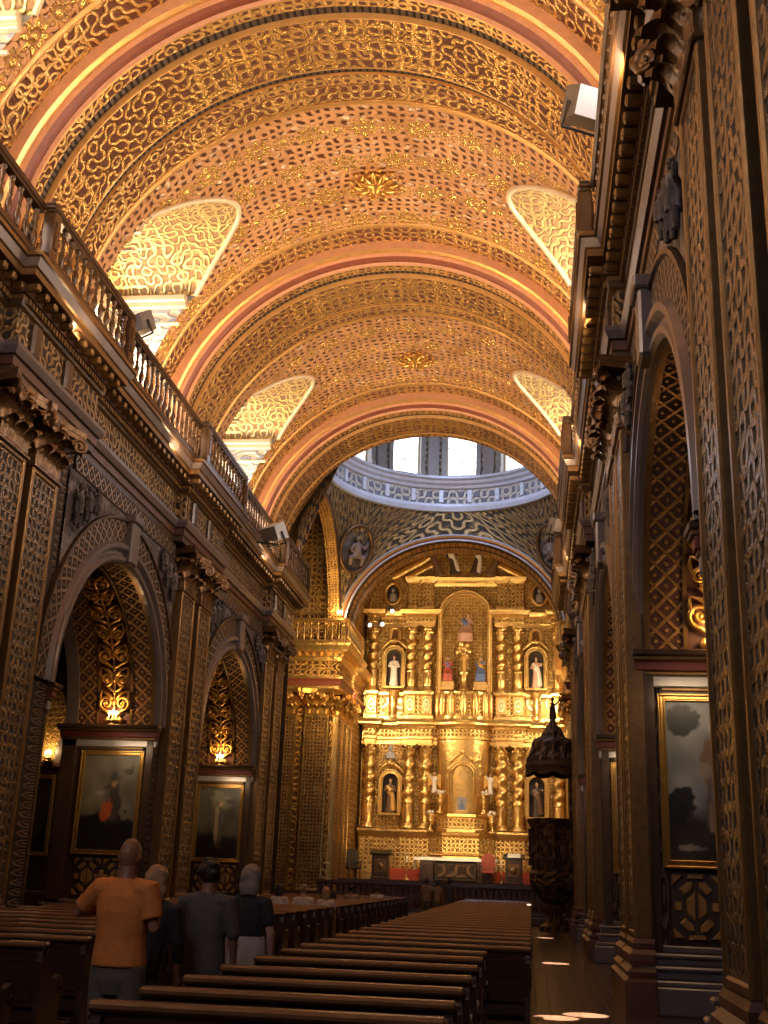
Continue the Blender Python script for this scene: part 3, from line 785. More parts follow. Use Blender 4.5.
# ---------------- balustrades on the cornice
def baluster_mesh():
    mb = MB(); pr = [(.055, 0), (.055, .05), (.03, .07), (.035, .1), (.062, .2), (.066, .27), (.04, .37), (.028, .42), (.048, .45), (.028, .48), (.034, .58), (.05, .66), (.03, .72), (.055, .74), (.055, .8)]
    mb.lathe(pr, (0, 0, 0), 8); return mb.mesh('baluster', ['baluster'])
ME_BAL = baluster_mesh()
def balustrade(p0, p1, z, label, mats=('wood', 'baluster'), posts=(1, 1), bal=None, group='turned balustrades along the cornice', name='balustrade', step=.33):
    (x0, y0), (x1, y1) = p0, p1; L = math.dist(p0, p1); a = math.atan2(y1 - y0, x1 - x0)
    e = empty(name, (x0, y0, z), a); tag(e, label, 'balustrade', group)
    mb = MB(); mb.bev(0, L, -.09, .09, 0, .1, .02); mb.bev(0, L, -.07, .07, .1, .15, .01); mb.build('base_rail', [mats[0]], e)
    mb = MB(); mb.bev(-.03, L + .03, -.08, .08, .95, 1.0, .01); mb.bev(-.05, L + .05, -.11, .11, 1.0, 1.1, .03); mb.bev(-.04, L + .04, -.09, .09, 1.1, 1.15, .02); mb.build('handrail', [mats[0]], e)
    for k in (0, 1):
        if posts[k]:
            mb = MB(); cx_ = .12 if k == 0 else L - .12
            mb.bev(cx_ - .12, cx_ + .12, -.12, .12, 0, .98, .02); mb.bev(cx_ - .07, cx_ + .07, -.15, .15, .25, .8, .02)
            mb.build('post', [mats[1]], e)
    i0 = .34 if posts[0] else .1; i1 = L - .34 if posts[1] else L - .1
    n = max(1, round((i1 - i0) / step))
    for k in range(n + 1):
        o = link('baluster', bal or ME_BAL, e, (i0 + (i1 - i0) * k / n, 0, .15))
    return e
APN, ABN = 4.68, 4.88
PNAME = ['pillar nearest the camera', 'second pillar', 'third pillar', 'pillar before the dome']
for s in (-1, 1):
    sd = 'left' if s < 0 else 'right'
    for i, (y0, y1) in enumerate(PIERS):
        a, b = y0 - .4, y1 + .3
        if i == 0 and s < 0: continue
        balustrade((s * APN, a), (s * APN, b), 11.72, 'dark turned balustrade standing forward over the %s of the %s' % (PNAME[i], W[s]))
        if i < 3:
            balustrade((s * ABN, b), (s * ABN, PIERS[i + 1][0] - .4), 11.72, 'dark turned balustrade over the %s of the %s' % (BN[BAYS[i]], W[s]), posts=(0, 0))
balustrade((-ABN, 10.8), (-ABN, 16.7), 11.72, 'dark turned balustrade over the nearest arch of the left arcade', posts=(0, 0))

# ================================================================= VAULT
VX, VZ, VC = 6.0, 5.8, 12.2
RIBS = [-3.4, 6.7, 16.8, 26.8, 36.9]; RW = 3.3
NA = 72
def vpt(phi, y, dr=0.0): return ((VX - dr) * cos(phi), y, VC + (VZ - dr) * sin(phi))
def vault_bay(y0, y1):
    yc = (y0 + y1) / 2; HW = 1.85; mb = MB()
    def zl(s_): return 15.7 + 1.35 * (1 - min(1, abs(s_) / HW) ** 1.9)
    def arc(y, ph0, m, uvy):
        return [vpt(ph0 + (PI - 2 * ph0) * i / NA, y) for i in range(NA + 1)], [((ph0 + (PI - 2 * ph0) * i / NA - PI / 2) * 5.9, uvy) for i in range(NA + 1)]
    def zone(ys, f, m):
        P = []; UV = []
        for y in ys:
            a, b = arc(y, f(y), m, y); P.append(a); UV.append(b)
        mb.grid(P, UV, m)
    base = -.09
    lin = lambda a, b, n: [a + (b - a) * i / n for i in range(n + 1)]
    zone([y0, y0 + .85], lambda y: base, 1); zone([y1 - .85, y1], lambda y: base, 1)
    zone([y0 + .85, yc - HW], lambda y: base, 0) if yc - HW > y0 + .85 else None
    zone([yc + HW, y1 - .85], lambda y: base, 0) if y1 - .85 > yc + HW else None
    ys = lin(yc - HW, yc + HW, 24)
    zone(ys, lambda y: math.asin((zl(y - yc) - VC) / VZ), 0)
    for y in (y0 + .85, y1 - .85):        # thin gilded line
        P = [[vpt(-.09 + (PI + .18) * i / NA, y + dy, dr) for dy, dr in ((-.06, 0), (-.04, .05), (.04, .05), (.06, 0))] for i in range(NA + 1)]
        mb.grid(P, None, 2)
    for sd in (-1, 1):                    # lunettes
        P = []; UV = []; E1 = []
        for y in ys:
            s_ = y - yc; z = zl(s_); ph = math.asin((z - VC) / VZ); xb = VX * cos(ph); zo = 15.7 + .7 * (1 - (s_ / HW) ** 2)
            row = []; ur = []
            for k in range(9):
                f = k / 8; row.append((sd * (xb + (7.0 - xb) * f), y, z + (zo - z) * f ** .8)); ur.append((s_, (7 - xb) * (1 - f)))
            P.append(row); UV.append(ur); E1.append((sd * xb, y, z))
        mb.grid(P, UV, 3)
        # raised rim of the lunette on the vault
        R_ = [Vector(p) for p in E1]; c = Vector((0, yc, VC))
        mb.tube([p + (Vector((0, yc, p.z)) - Vector((p.x, yc, p.z))).normalized() * .02 for p in R_], .07, 6, 4)
        for sg in (-1, 1):                # reveals
            y = yc + sg * HW; xs = VX * cos(math.asin((14.3 - VC) / VZ))
            zz = lin(11.9, 15.7, 12)
            mb.grid([[(sd * (VX * cos(math.asin((z - VC) / VZ)) if z > VC else sd * sd * VX), y, z), (sd * 7.0, y, z)] for z in zz], [[(VX, z), (7.0, z)] for z in zz], 5, False)
            ya, yb = sorted((y, y - sg * .14)); xa, xb2 = sorted((sd * 4.95, sd * 7.0))
            mb.bev(xa, xb2, ya, yb, 15.32, 15.46, .02, 4); ya, yb = sorted((y, y - sg * .22)); mb.bev(xa, xb2, ya, yb, 15.46, 15.66, .04, 4)
            ya, yb = sorted((y, y - sg * .08)); xa, xb2 = sorted((sd * 5.1, sd * 7.0)); mb.bev(xa, xb2, ya, yb, 14.85, 14.93, .02, 4)
        mb.face([(sd * 7.0, yc - HW, 11.7), (sd * 7.0, yc + HW, 11.7), (sd * 7.0, yc + HW, 16.5), (sd * 7.0, yc - HW, 16.5)], None, 4)
    return structure(mb.build('ceiling', ['vault', 'vault_fret', 'rib_gold', 'lunette', 'cream', 'lunette_wall']))
def vault_rib(y0):
    mb = MB()
    prof = [(-.02, 0), (-.02, .22), (.05, .27), (.12, .27), (.14, .36), (.22, .42), (.34, .42), (.37, .5), (.42, .5), (.68, .5), (.70, .44), (.92, .44), (.94, .56), (.97, .56), (2.34, .56), (2.38, .56), (2.38, .44), (2.62, .44), (2.64, .5), (2.92, .5), (2.97, .42), (3.05, .42), (3.1, .27), (3.22, .27), (3.3, .2), (3.3, 0)]
    mt = [0, 3, 3, 0, 4, 4, 0, 3, 1, 3, 2, 3, 3, 5, 3, 3, 2, 3, 1, 3, 4, 0, 3, 0, 0]
    na = 90; vv = {1: .32, 5: 1.42, 2: .1}
    for k in range(len(prof) - 1):
        (a, da), (b, db) = prof[k], prof[k + 1]
        P = []; UV = []
        for i in range(na + 1):
            ph = -.09 + (PI + .18) * i / na; u = (ph - PI / 2) * 5.4
            P.append([vpt(ph, y0 + a, da), vpt(ph, y0 + b, db)]); UV.append([(u, 0), (u, 1 if mt[k] == 1 else b - a)])
        mb.grid(P, UV, mt[k])
    return structure(mb.build(trim(), ['peach', 'rib_egg', 'rib_dentil', 'rib_gold', 'rib_red', 'rib_fret']))
def boss(y):
    mb = MB(); z = VC + VZ
    mb.lathe([(.0, -.32), (.08, -.3), (.1, -.2), (.2, -.22), (.24, -.14), (.22, -.1), (.42, -.12), (.46, -.05), (.4, .04)], (0, y, z), 24)
    for k in range(12):
        a = 2 * PI * k / 12
        mb.tube([(.18 * cos(a), y + .18 * sin(a), z - .16), (.36 * cos(a), y + .36 * sin(a), z - .17), (.55 * cos(a), y + .55 * sin(a), z - .08)], [(.05, .05), (.08, .06), (.02, .03)], 6)
        a += PI / 12; mb.ball((.62 * cos(a), y + .62 * sin(a), z - .06), .06, 6)
    return mb.build('ceiling_boss', ['leafgold'])
WN = [0]
for i in range(4):
    y0, y1 = RIBS[i] + RW, RIBS[i + 1]
    vault_bay(y0, y1)
    b = boss((y0 + y1) / 2 + (0.6 if i > 1 else 0)); tag(b, 'gilded petalled boss at the crown of the %s vault bay' % ['rear', 'nearest', 'middle', 'farthest'][i], 'boss', 'gilded bosses on the vault')
    for sd in (-1, 1):                    # clerestory windows
        yc = (y0 + y1) / 2; WN[0] += 1
        e = empty('window_%d' % WN[0], (sd * 6.97, yc, 12.2)); structure(e)
        mb = MB(); w, h = 1.3, 2.9
        mb.box(-.06, .06, -w, -w + .16, 0, h); mb.box(-.06, .06, w - .16, w, 0, h); mb.box(-.06, .06, -w, w, 0, .12); mb.box(-.06, .06, -w, w, h - .14, h)
        for k in (-.42, .42): mb.box(-.03, .03, k - .02, k + .02, 0, h)
        mb.box(-.03, .03, -w, w, h * .5 - .02, h * .5 + .02); mb.build('window_frame', ['cream'], e)
        mb = MB(); mb.face([(-sd * .01, -w, 0), (-sd * .01, w, 0), (-sd * .01, w, h), (-sd * .01, -w, h)]); mb.build('pane', ['daylight_warm'], e)
for y in RIBS: vault_rib(y)

# floor, rear wall, aisles
mb = MB(); mb.face([(-13.4, -7, 0), (13.4, -7, 0), (13.4, 62, 0), (-13.4, 62, 0)]); structure(mb.build('floor', ['floor']))
mb = MB(); mb.face([(-13.4, -7, 0), (-13.4, -7, 19), (13.4, -7, 19), (13.4, -7, 0)]); structure(mb.build('wall_back', ['aisle']))
for nm, s in SIDES.items():
    T, fl = side(s); mb = MB(T, fl)
    mb.face([(13.2, -7, 0), (13.2, 41, 0), (13.2, 41, 10.4), (13.2, -7, 10.4)], None, 0)
    mb.face([(AB - .3, -7, 10.4), (13.2, -7, 10.4), (13.2, 41, 10.4), (AB - .3, 41, 10.4)], None, 0)
    for (y0, y1) in PIERS[1:]:           # aisle cross arches and wall responds
        ya, yb = y0 + .1, y0 + 1.7; ac, ar = 9.85, 2.15
        mb.box(12.0, 13.2, ya, yb, 0, ZS, 1)
        for i in range(18):
            t0, t1 = PI * i / 18, PI * (i + 1) / 18
            for y in (ya, yb):
                mb.face([(ac + ar * cos(t0), y, ZS + ar * sin(t0)), (ac + ar * cos(t0), y, 10.4), (ac + ar * cos(t1), y, 10.4), (ac + ar * cos(t1), y, ZS + ar * sin(t1))], None, 0)
            q = lambda t, y, r=ar: (ac + r * cos(t), y, ZS + r * sin(t))
            mb.face([q(t0, ya), q(t1, ya), q(t1, yb), q(t0, yb)], None, 1)
            for y, sg in ((ya, -1), (yb, 1)):
                mb.face([q(t0, y + sg * .08, ar - .02), q(t1, y + sg * .08, ar - .02), q(t1, y + sg * .08, ar + .28), q(t0, y + sg * .08, ar + .28)], None, 2)
                mb.face([q(t0, y + sg * .08, ar + .28), q(t1, y + sg * .08, ar + .28), q(t1, y, ar + .28), q(t0, y, ar + .28)], None, 2)
                mb.face([q(t0, y + sg * .08, ar - .02), q(t1, y + sg * .08, ar - .02), q(t1, y, ar), q(t0, y, ar)], None, 2)
        for a0, a1 in ((12.0, 13.2),):
            mb.bev(a0 - .1, a1, ya - .14, yb + .1, 4.75, 4.95, .03, 3); mb.bev(a0 - .1, a1, ya - .12, yb + .1, 0, .8, .04, 3)
        mb.box(12.0, 13.2, ya - .03, ya, 4.95, 7.3, 4)
        mb.face([(12.0 - .0, ya - .02, 4.95), (13.2, ya - .02, 4.95), (13.2, ya - .02, 7.6), (12.0, ya - .02, 6.6)], None, 4)
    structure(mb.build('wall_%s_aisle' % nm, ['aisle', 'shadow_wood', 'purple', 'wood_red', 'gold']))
painting(-1, 0, 'small dark framed painting far back in the side aisle under lit candles', [(.5, .5, .2, .3, (.05, .03, .02))], (.03, .026, .02), DK, 1.0, 12.62, 1.9, 4.5, 37.58)
candle_lamp(-12.45, 37.40, 4.95, 'lit candles far back in the side aisle above the small dark painting', 25)
M['gold_dim'] = relief('dim_gold_carving', pat_knot(3.6, .17, .2), (.60, .34, .09), (.13, .055, .014), .7, .36, .08, .3, .4)
for nm, c in dict(white=(.78, .66, .56), brown=(.16, .08, .04), red=(.5, .10, .06), blue=(.12, .17, .36), grey=(.30, .26, .25), gilt=(.75, .42, .10), skin=(.62, .34, .20), pink=(.62, .34, .24), dark=(.06, .035, .025)).items():
    M['statue_' + nm] = plain('statue_' + nm, c, .6 if nm == 'gilt' else .05, .45, .25, 4.0)
# ================================================================= CROSSING AND DOME
DX, DY, DHX, DHY, DR = .25, 46.1, 5.4, 5.1, 5.25
def ccol(s): return lambda p: (DX + s * p[0], p[1], p[2])
def dome_ring():
    mb = MB()
    prof = [(5.3, 18.2), (5.12, 18.22), (5.08, 18.42), (5.2, 18.48), (5.2, 18.62), (5.24, 18.64), (5.24, 19.32), (5.1, 19.36), (5.06, 19.48), (4.92, 19.56), (4.88, 19.68), (4.74, 19.74), (4.74, 19.86), (5.0, 19.92), (5.2, 19.95)]
    mb.lathe(prof, (DX, DY, 0), 96, [0, 0, 0, 0, 0, 1, 0, 0, 0, 0, 0, 0, 0, 0], False, cap=False)
    for k in range(24):                   # blocks dividing the frieze
        a = 2 * PI * (k + .5) / 24; c, s_ = cos(a), sin(a)
        p = lambda r, t, z: (DX + r * c - t * s_, DY + r * s_ + t * c, z)
        q = [p(5.3, -.1, 18.68), p(5.3, .1, 18.68), p(5.3, .1, 19.28), p(5.3, -.1, 19.28)]; w_ = [p(5.14, -.1, 18.68), p(5.14, .1, 18.68), p(5.14, .1, 19.28), p(5.14, -.1, 19.28)]
        mb.face(w_, None, 0)
        for i in range(4): mb.face([q[i], q[(i + 1) % 4], w_[(i + 1) % 4], w_[i]], None, 0)
    structure(mb.build(trim(), ['dome_blue_lit', 'dome_frieze']))
    mb = MB(); Z0, Z1, Z2, HA = 20.05, 22.3, 23.2, .138
    for k in range(12):
        a = math.radians(87 + 30 * k)
        P = lambda t, z, r=5.2: (DX + r * cos(t), DY + r * sin(t), z)
        def quad(t0, t1, z0, z1, r=5.2, m=0):
            mb.face([P(t0, z0, r), P(t1, z0, r), P(t1, z1, r), P(t0, z1, r)], [(r * t0, z0), (r * t1, z0), (r * t1, z1), (r * t0, z1)], m)
        n0, n1 = a + HA, a + PI / 6 - HA
        for i in range(3): quad(n0 + (n1 - n0) * i / 3, n0 + (n1 - n0) * (i + 1) / 3, 19.9, Z2)
        quad(a - HA, a + HA, 19.9, Z0); quad(a - HA, a + HA, Z1, Z2)
        for t in (a - HA, a + HA): mb.face([P(t, Z0), P(t, Z0, 5.6), P(t, Z1, 5.6), P(t, Z1)], None, 1)
        for t, w_ in ((a - HA - .022, .022), (a + HA + .022, .022), (a + PI / 12, .05)):      # jamb shafts and pilasters
            for (z0, z1, d) in ((19.95, 20.25, .16), (20.25, 22.2, .10), (22.2, 22.5, .18)):
                quad(t - w_, t + w_, z0, z1, 5.2 - d, 1)
                for tt in (t - w_, t + w_): mb.face([P(tt, z0), P(tt, z0, 5.2 - d), P(tt, z1, 5.2 - d), P(tt, z1)], None, 1)
                for z in (z0, z1): mb.face([P(t - w_, z), P(t + w_, z), P(t + w_, z, 5.2 - d), P(t - w_, z, 5.2 - d)], None, 1)
    pr = [(5.2 * cos(PI / 2 * i / 12), 23.2 + 4.2 * sin(PI / 2 * i / 12)) for i in range(13)]
    mb.lathe([(5.2, 22.6), (4.95, 22.7), (4.9, 22.95), (5.2, 23.05)] + pr, (DX, DY, 0), 48, 0, True, cap=False)
    structure(mb.build('wall_drum', ['drum', 'drum_mould']))
    for k in range(12):
        a = math.radians(87 + 30 * k); WN[0] += 1
        e = empty('window_%d' % WN[0], (DX + 5.45 * cos(a), DY + 5.45 * sin(a), Z0), a); structure(e)
        w_, h = .75, Z1 - Z0; mb = MB()
        mb.box(-.03, .03, -w_, -w_ + .07, 0, h); mb.box(-.03, .03, w_ - .07, w_, 0, h); mb.box(-.03, .03, -w_, w_, 0, .07); mb.box(-.03, .03, -w_, w_, h - .07, h)
        mb.box(-.02, .02, -.02, .02, 0, h)
        for z in (.75, 1.5): mb.box(-.02, .02, -w_, w_, z - .02, z + .02)
        mb.build('window_frame', ['cream'], e)
        mb = MB(); mb.face([(.02, -w_, 0), (.02, w_, 0), (.02, w_, h), (.02, -w_, h)]); mb.build('pane', ['daylight'], e)
def arch_pt(side_, th, crown, k=1.0, z0=12.4):
    h = (crown - z0) * k
    if side_ in 'FN': return (DX + (DHX if side_ == 'F' else 6.5) * k * cos(th), DY + (DHY if side_ == 'F' else -DHY), z0 + h * sin(th))
    return (DX + (DHX if side_ == 'R' else -DHX), DY + DHY * k * cos(th), z0 + h * sin(th))
def pendentives():
    mb = MB(); n = 40
    for sd, crown, a0 in (('F', 17.05, 45), ('N', 18.25, -135), ('R', 17.5, -45), ('L', 17.5, 135)):
        P = []; UV = []
        for i in range(n + 1):
            th = PI * i / n
            lo = Vector(arch_pt(sd, th, crown))
            # matching point on the ring: quarter circle centred on this side
            ctr = {'F': PI / 2, 'N': -PI / 2, 'R': 0, 'L': PI}[sd]
            off = (PI / 2 - th) * .5
            if sd == 'F': a = ctr - off
            elif sd == 'N': a = ctr + off
            elif sd == 'R': a = ctr + off
            else: a = ctr - off
            hi = Vector((DX + 5.22 * cos(a), DY + 5.22 * sin(a), 18.3))
            row = []; ur = []
            for k in range(7):
                f = k / 6; p = lo.lerp(hi, f); p.z = lo.z + (hi.z - lo.z) * (f ** .85)
                row.append(tuple(p)); ur.append((i * .3, (hi - lo).length * f))
            P.append(row); UV.append(ur)
        mb.grid(P, UV, 1 if sd in 'N' else 0)
    structure(mb.build('ceiling_pendentives', ['pendentive', 'gold_dim']))
def chancel_arch():
    mb = MB(); n = 48; Y = DY + DHY
    bands = [((1.0, 0), (1.0, -.14), 0), ((1.0, -.14), (.982, -.2), 0), ((.982, -.2), (.966, -.14), 1), ((.966, -.14), (.95, -.1), 2), ((.95, -.1), (.945, -.18), 0), ((.945, -.18), (.93, -.18), 0), ((.93, -.18), (.925, -.06), 3), ((.925, -.06), (.915, 0), 3), ((.915, 0), (.91, .55), 4), ((.91, .55), (.90, .6), 5), ((.90, .6), (.90, 1.5), 6)]
    for (k0, d0), (k1, d1), m in bands:
        P = []; UV = []
        for i in range(n + 1):
            th = -.12 + (PI + .24) * i / n
            def pt(k, d):
                q = arch_pt('F', th, 17.05, k); return (q[0], Y + d, q[2])
            P.append([pt(k0, d0), pt(k1, d1)]); UV.append([(5 * th, 0), (5 * th, abs(d1 - d0) + abs(k1 - k0) * 5)])
        mb.grid(P, UV, m, False)
    # wall filling between arch, chancel side and vault above, seen only obliquely
    for i in range(n):
        t0, t1 = PI * i / n, PI * (i + 1) / n
        a, b = arch_pt('F', t0, 17.05, .9), arch_pt('F', t1, 17.05, .9)
        mb.face([(a[0], Y + 1.5, a[2]), (b[0], Y + 1.5, b[2]), (b[0], Y + 1.5, 20), (a[0], Y + 1.5, 20)], None, 4)
    for s in (-1, 1):                     # transept arches: two-tone moulded edge
        for (k0, x0), (k1, x1), m in [((1, 0), (1.0, .12), 1), ((1.0, .12), (.975, .2), 0), ((.975, .2), (.96, .12), 3), ((.96, .12), (.94, .12), 2), ((.94, .12), (.93, -.4), 4)]:
            P = []
            for i in range(n + 1):
                th = -.1 + (PI + .2) * i / n
                row = []
                for k, x in ((k0, x0), (k1, x1)):
                    q = arch_pt('R' if s > 0 else 'L', th, 17.5, k); row.append((q[0] - s * x, q[1], q[2]))
                P.append(row)
            mb.grid(P, None, m, False)
    structure(mb.build(trim(), ['dome_blue_lit', 'rib_gold', 'rib_red', 'wood', 'gold_dim', 'rib_dentil', 'panel_far']))
dome_ring(); pendentives(); chancel_arch()
CAW = 5.4
for nm, s in SIDES.items():
    T = ccol(s); mb = MB(T, s < 0); Y = DY + DHY
    # transept shell
    mb.face([(AB - .3, 41.1, 0), (13.2, 41.1, 0), (13.2, 41.1, 19), (AB - .3, 41.1, 19)], None, 0)
    mb.face([(6.4, 41.1, 11.7), (AB, 41.1, 11.7), (AB, 41.1, 19), (6.4, 41.1, 19)], None, 0)
    mb.face([(AW, 41.1, 0), (AB, 41.1, 0), (AB, 41.1, 12), (AW, 41.1, 12)], None, 0)
    mb.face([(13.2, 41.1, 0), (13.2, Y, 0), (13.2, Y, 19), (13.2, 41.1, 19)], None, 0)
    mb.face([(CAW + .8, 41.1, 17.6), (13.2, 41.1, 17.6), (13.2, Y, 17.6), (CAW + .8, Y, 17.6)], None, 0)
    # gold pier face and chancel side wall
    for (z0, z1, m) in ((0, 11.7, 1), (11.7, 19.5, 2)):
        mb.face([(CAW, Y, z0), (13.2, Y, z0), (13.2, Y, z1), (CAW, Y, z1)], None, m)
        mb.face([(CAW, Y, z0), (CAW, 61.2, z0), (CAW, 61.2, z1), (CAW, Y, z1)], None, m)
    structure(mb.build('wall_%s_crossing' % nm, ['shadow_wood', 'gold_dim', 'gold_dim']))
    mb = MB(T, s < 0)
    prof = [(-.1, 9.65), (.05, 9.65), (.05, 9.80), (.09, 9.82), (.14, 10.0), (.22, 10.12), (.22, 10.22), (.03, 10.26), (.03, 10.92), (.10, 10.95), (.14, 11.12), (.2, 11.14), (.2, 11.3), (.46, 11.32), (.46, 11.44), (.56, 11.6), (.60, 11.7), (-.3, 11.72)]
    q = CAW - .22; r = Y - .22
    path = [(13.0, Y), (9.2, Y), (9.2, r), (q, r), (q, Y + 4.2), (CAW, Y + 4.2), (CAW, 60)]
    mb.mold(path, prof, [0, 0, 0, 2, 2, 0, 0, 1, 0, 0, 0, 0, 0, 0, 0, 0, 0])
    for k in range(24):
        x = 5.0 + .33 * k
        if x < 9: mb.bev(x, x + .14, r - .42, r - .18, 11.16, 11.31, .03, 0)
    structure(mb.build(trim(), ['gold_plain', 'gold_dim', 'rib_red']))
    for a in (6.1, 7.6, 9.1): pilaster(DX + s * a, Y, -PI / 2, ME_G)
    for y in (Y + .75, Y + 2.2, Y + 3.65): pilaster(DX + s * CAW, y, 0 if s < 0 else PI, ME_G)
    sd = 'left' if s < 0 else 'right'
    b0, b1 = (DX + s * 9.2, Y - .55), (DX + s * 5.0, Y - .55)
    balustrade(b0, b1, 11.72, 'gilded tribune balustrade facing the nave on the %s pier beyond the dome' % sd, ('gold_plain', 'gold_plain'), (0, 1), ME_GB if 'ME_GB' in globals() else None, 'gilded tribune balustrades') if False else None
def gold_baluster():
    me = ME_BAL.copy(); me.materials.clear(); me.materials.append(M['gold_plain']); return me
ME_GB = gold_baluster()
for s in (-1, 1):
    sd = 'left' if s < 0 else 'right'; Y = DY + DHY
    balustrade((DX + s * 9.2, Y - .6), (DX + s * 4.85, Y - .6), 11.72, 'gilded tribune balustrade on the crossing pier %s of the altar arch, facing the pews' % sd, ('gold_plain', 'gold_plain'), (0, 1), ME_GB, 'gilded tribune balustrades')
    balustrade((DX + s * 4.8, Y - .5), (DX + s * 4.8, Y + 4.1), 11.72, 'gilded tribune balustrade inside the altar arch on the %s, edge-on to the pews' % sd, ('gold_plain', 'gold_plain'), (0, 1), ME_GB, 'gilded tribune balustrades')
mb = MB()                                 # chancel vault
for i in range(24):
    t0, t1 = PI * i / 24, PI * (i + 1) / 24
    q = lambda t, y: (DX + 5.6 * cos(t), y, 13.6 + 5.9 * sin(t))
    mb.face([q(t0, 52), q(t1, 52), q(t1, 61.2), q(t0, 61.2)], [(t0 * 5.6, 52), (t1 * 5.6, 52), (t1 * 5.6, 61.2), (t0 * 5.6, 61.2)], 0, True)
mb.face([(-5.4, 61.2, 0), (5.9, 61.2, 0), (5.9, 61.2, 20), (-5.4, 61.2, 20)], None, 0)
structure(mb.build('ceiling_chancel', ['gold_dim']))

def oval_relief(x, y, z, rx, rz_, nrm, label, cat='medallion', group='oval figure reliefs on the pendentives'):
    """oval frame with a seated figure, facing nrm"""
    n = Vector(nrm).normalized(); r = n.cross(Vector((0, 0, 1))).normalized(); u = r.cross(n)
    C = Vector((x, y, z)); C = C + n * .4; e = empty('oval_medallion', C); tag(e, label, cat, group)
    f = lambda a, b, d=0: tuple(r * a + u * b + n * d)
    mb = MB(); k = 32
    mb.tube([f((rx + .06) * cos(2 * PI * i / k), (rz_ + .06) * sin(2 * PI * i / k), .1) for i in range(k + 1)], .1, 8, 0); mb.build('frame', ['bronze'], e)
    mb = MB(); mb.face([f(rx * cos(2 * PI * i / k), rz_ * sin(2 * PI * i / k), .04) for i in range(k)], None, 0); mb.build('ground', ['stone_relief'], e)
    mb = MB(); s_ = min(rx * 1.2, rz_)
    mb.tube([f(-.05 * s_, -.35 * s_, .12), f(0, -.05 * s_, .2), f(.06 * s_, .3 * s_, .16)], [(.26 * s_, .2 * s_), (.24 * s_, .2 * s_), (.14 * s_, .12 * s_)], 10)
    mb.ball(f(.1 * s_, .52 * s_, .2), .14 * s_, 10)
    mb.tube([f(-.1 * s_, -.35 * s_, .2), f(-.4 * s_, -.3 * s_, .3), f(-.42 * s_, -.75 * s_, .18)], [.16 * s_, .14 * s_, .1 * s_], 8)
    mb.tube([f(.1 * s_, -.35 * s_, .2), f(.35 * s_, -.45 * s_, .28), f(.2 * s_, -.8 * s_, .18)], [.16 * s_, .14 * s_, .1 * s_], 8)
    mb.tube([f(.18 * s_, .25 * s_, .2), f(.42 * s_, .0, .25), f(.3 * s_, -.2 * s_, .3)], .09 * s_, 8)
    mb.tube([f(-.12 * s_, .22 * s_, .2), f(-.4 * s_, .1 * s_, .25), f(-.5 * s_, .4 * s_, .25)], .09 * s_, 8)
    o = mb.build('figure', ['pend_figure'], e); remesh(o, .05, 3)
M['pend_figure'] = plain('painted_relief_figure', (.22, .16, .14), .15, .45, .35, 3.0)
for s in (-1, 1):
    oval_relief(DX + s * 4.85, DY + 4.5, 16.25, .8, 1.05, (-s * .75, -.75, -.35), 'oval relief of a seated figure on the far pendentive %s of the altar arch' % ('left' if s < 0 else 'right'))

# ================================================================= ALTARPIECE
AX, AY = .30, 60.0
ALT = empty('altarpiece', (AX, AY, 1.5)); tag(ALT, 'towering gilded altarpiece with twisted columns filling the end wall behind the altar', 'altarpiece')
ZB = 1.5
def ab(mb, name, mats, parent=ALT): return mb.build(name, mats, parent)
def AT(p): return (p[0], p[1], p[2] - ZB)
PROJ = .5
def rpath(center=True, xs=((4.62, 5.14), (1.66, 3.10)), rc=1.36, dc=.75):
    half = []
    half += [(5.36, 0), (xs[0][1], 0), (xs[0][1], -PROJ), (xs[0][0], -PROJ), (xs[0][0], 0), (xs[1][1], 0), (xs[1][1], -PROJ), (xs[1][0], -PROJ), (xs[1][0], -.1)]
    arc = [(rc * cos(PI * i / 14), -.1 - dc * sin(PI * i / 14)) for i in range(15)] if center else [(rc, -.1), (-rc, -.1)]
    return half + arc + [(-x, y) for x, y in half[::-1]]
def tier(name, prof, mats, mi, center=True):
    mb = MB(AT); mb.mold(rpath(center), prof, mi); return ab(mb, name, mats)
mb = MB(AT); P = [[(-5.36 + 10.72 * j / 8, .02, 1.5 + 17.3 * i / 12) for j in range(9)] for i in range(13)]
mb.grid(P, [[(p[0], p[2]) for p in r] for r in P], 0, False); ab(mb, 'back_wall', ['gold'])
tier('plinth', [(.12, 1.5), (.12, 1.85), (.05, 1.9), (.05, 3.55), (.1, 3.6), (.16, 3.75), (.2, 3.85), (.2, 3.95), (-.4, 4.0)], ['gold_fine', 'gold_plain'], [1, 1, 0, 1, 1, 1, 1, 1])
tier('lower_cornice', [(-.3, 8.25), (.02, 8.25), (.02, 8.45), (.08, 8.5), (.08, 8.62), (.03, 8.66), (.03, 9.0), (.1, 9.05), (.14, 9.15), (.34, 9.22), (.34, 9.32), (.42, 9.42), (.44, 9.5), (-.4, 9.52)], ['gold_fine', 'gold_plain'], [1, 1, 1, 1, 1, 0, 1, 1, 1, 1, 1, 1, 1])
tier('parapet', [(.06, 9.5), (.06, 9.7), (.0, 9.75), (.0, 10.75), (.08, 10.82), (.1, 10.95), (-.4, 10.98)], ['gold_fine', 'gold_plain'], [1, 1, 0, 1, 1, 1])
tier('upper_cornice', [(-.3, 14.5), (.02, 14.5), (.02, 14.65), (.06, 14.7), (.06, 14.95), (.12, 15.0), (.3, 15.08), (.36, 15.22), (.38, 15.3), (-.4, 15.32)], ['gold_fine', 'gold_plain'], [1, 1, 1, 0, 1, 1, 1, 1, 1], False) if False else None
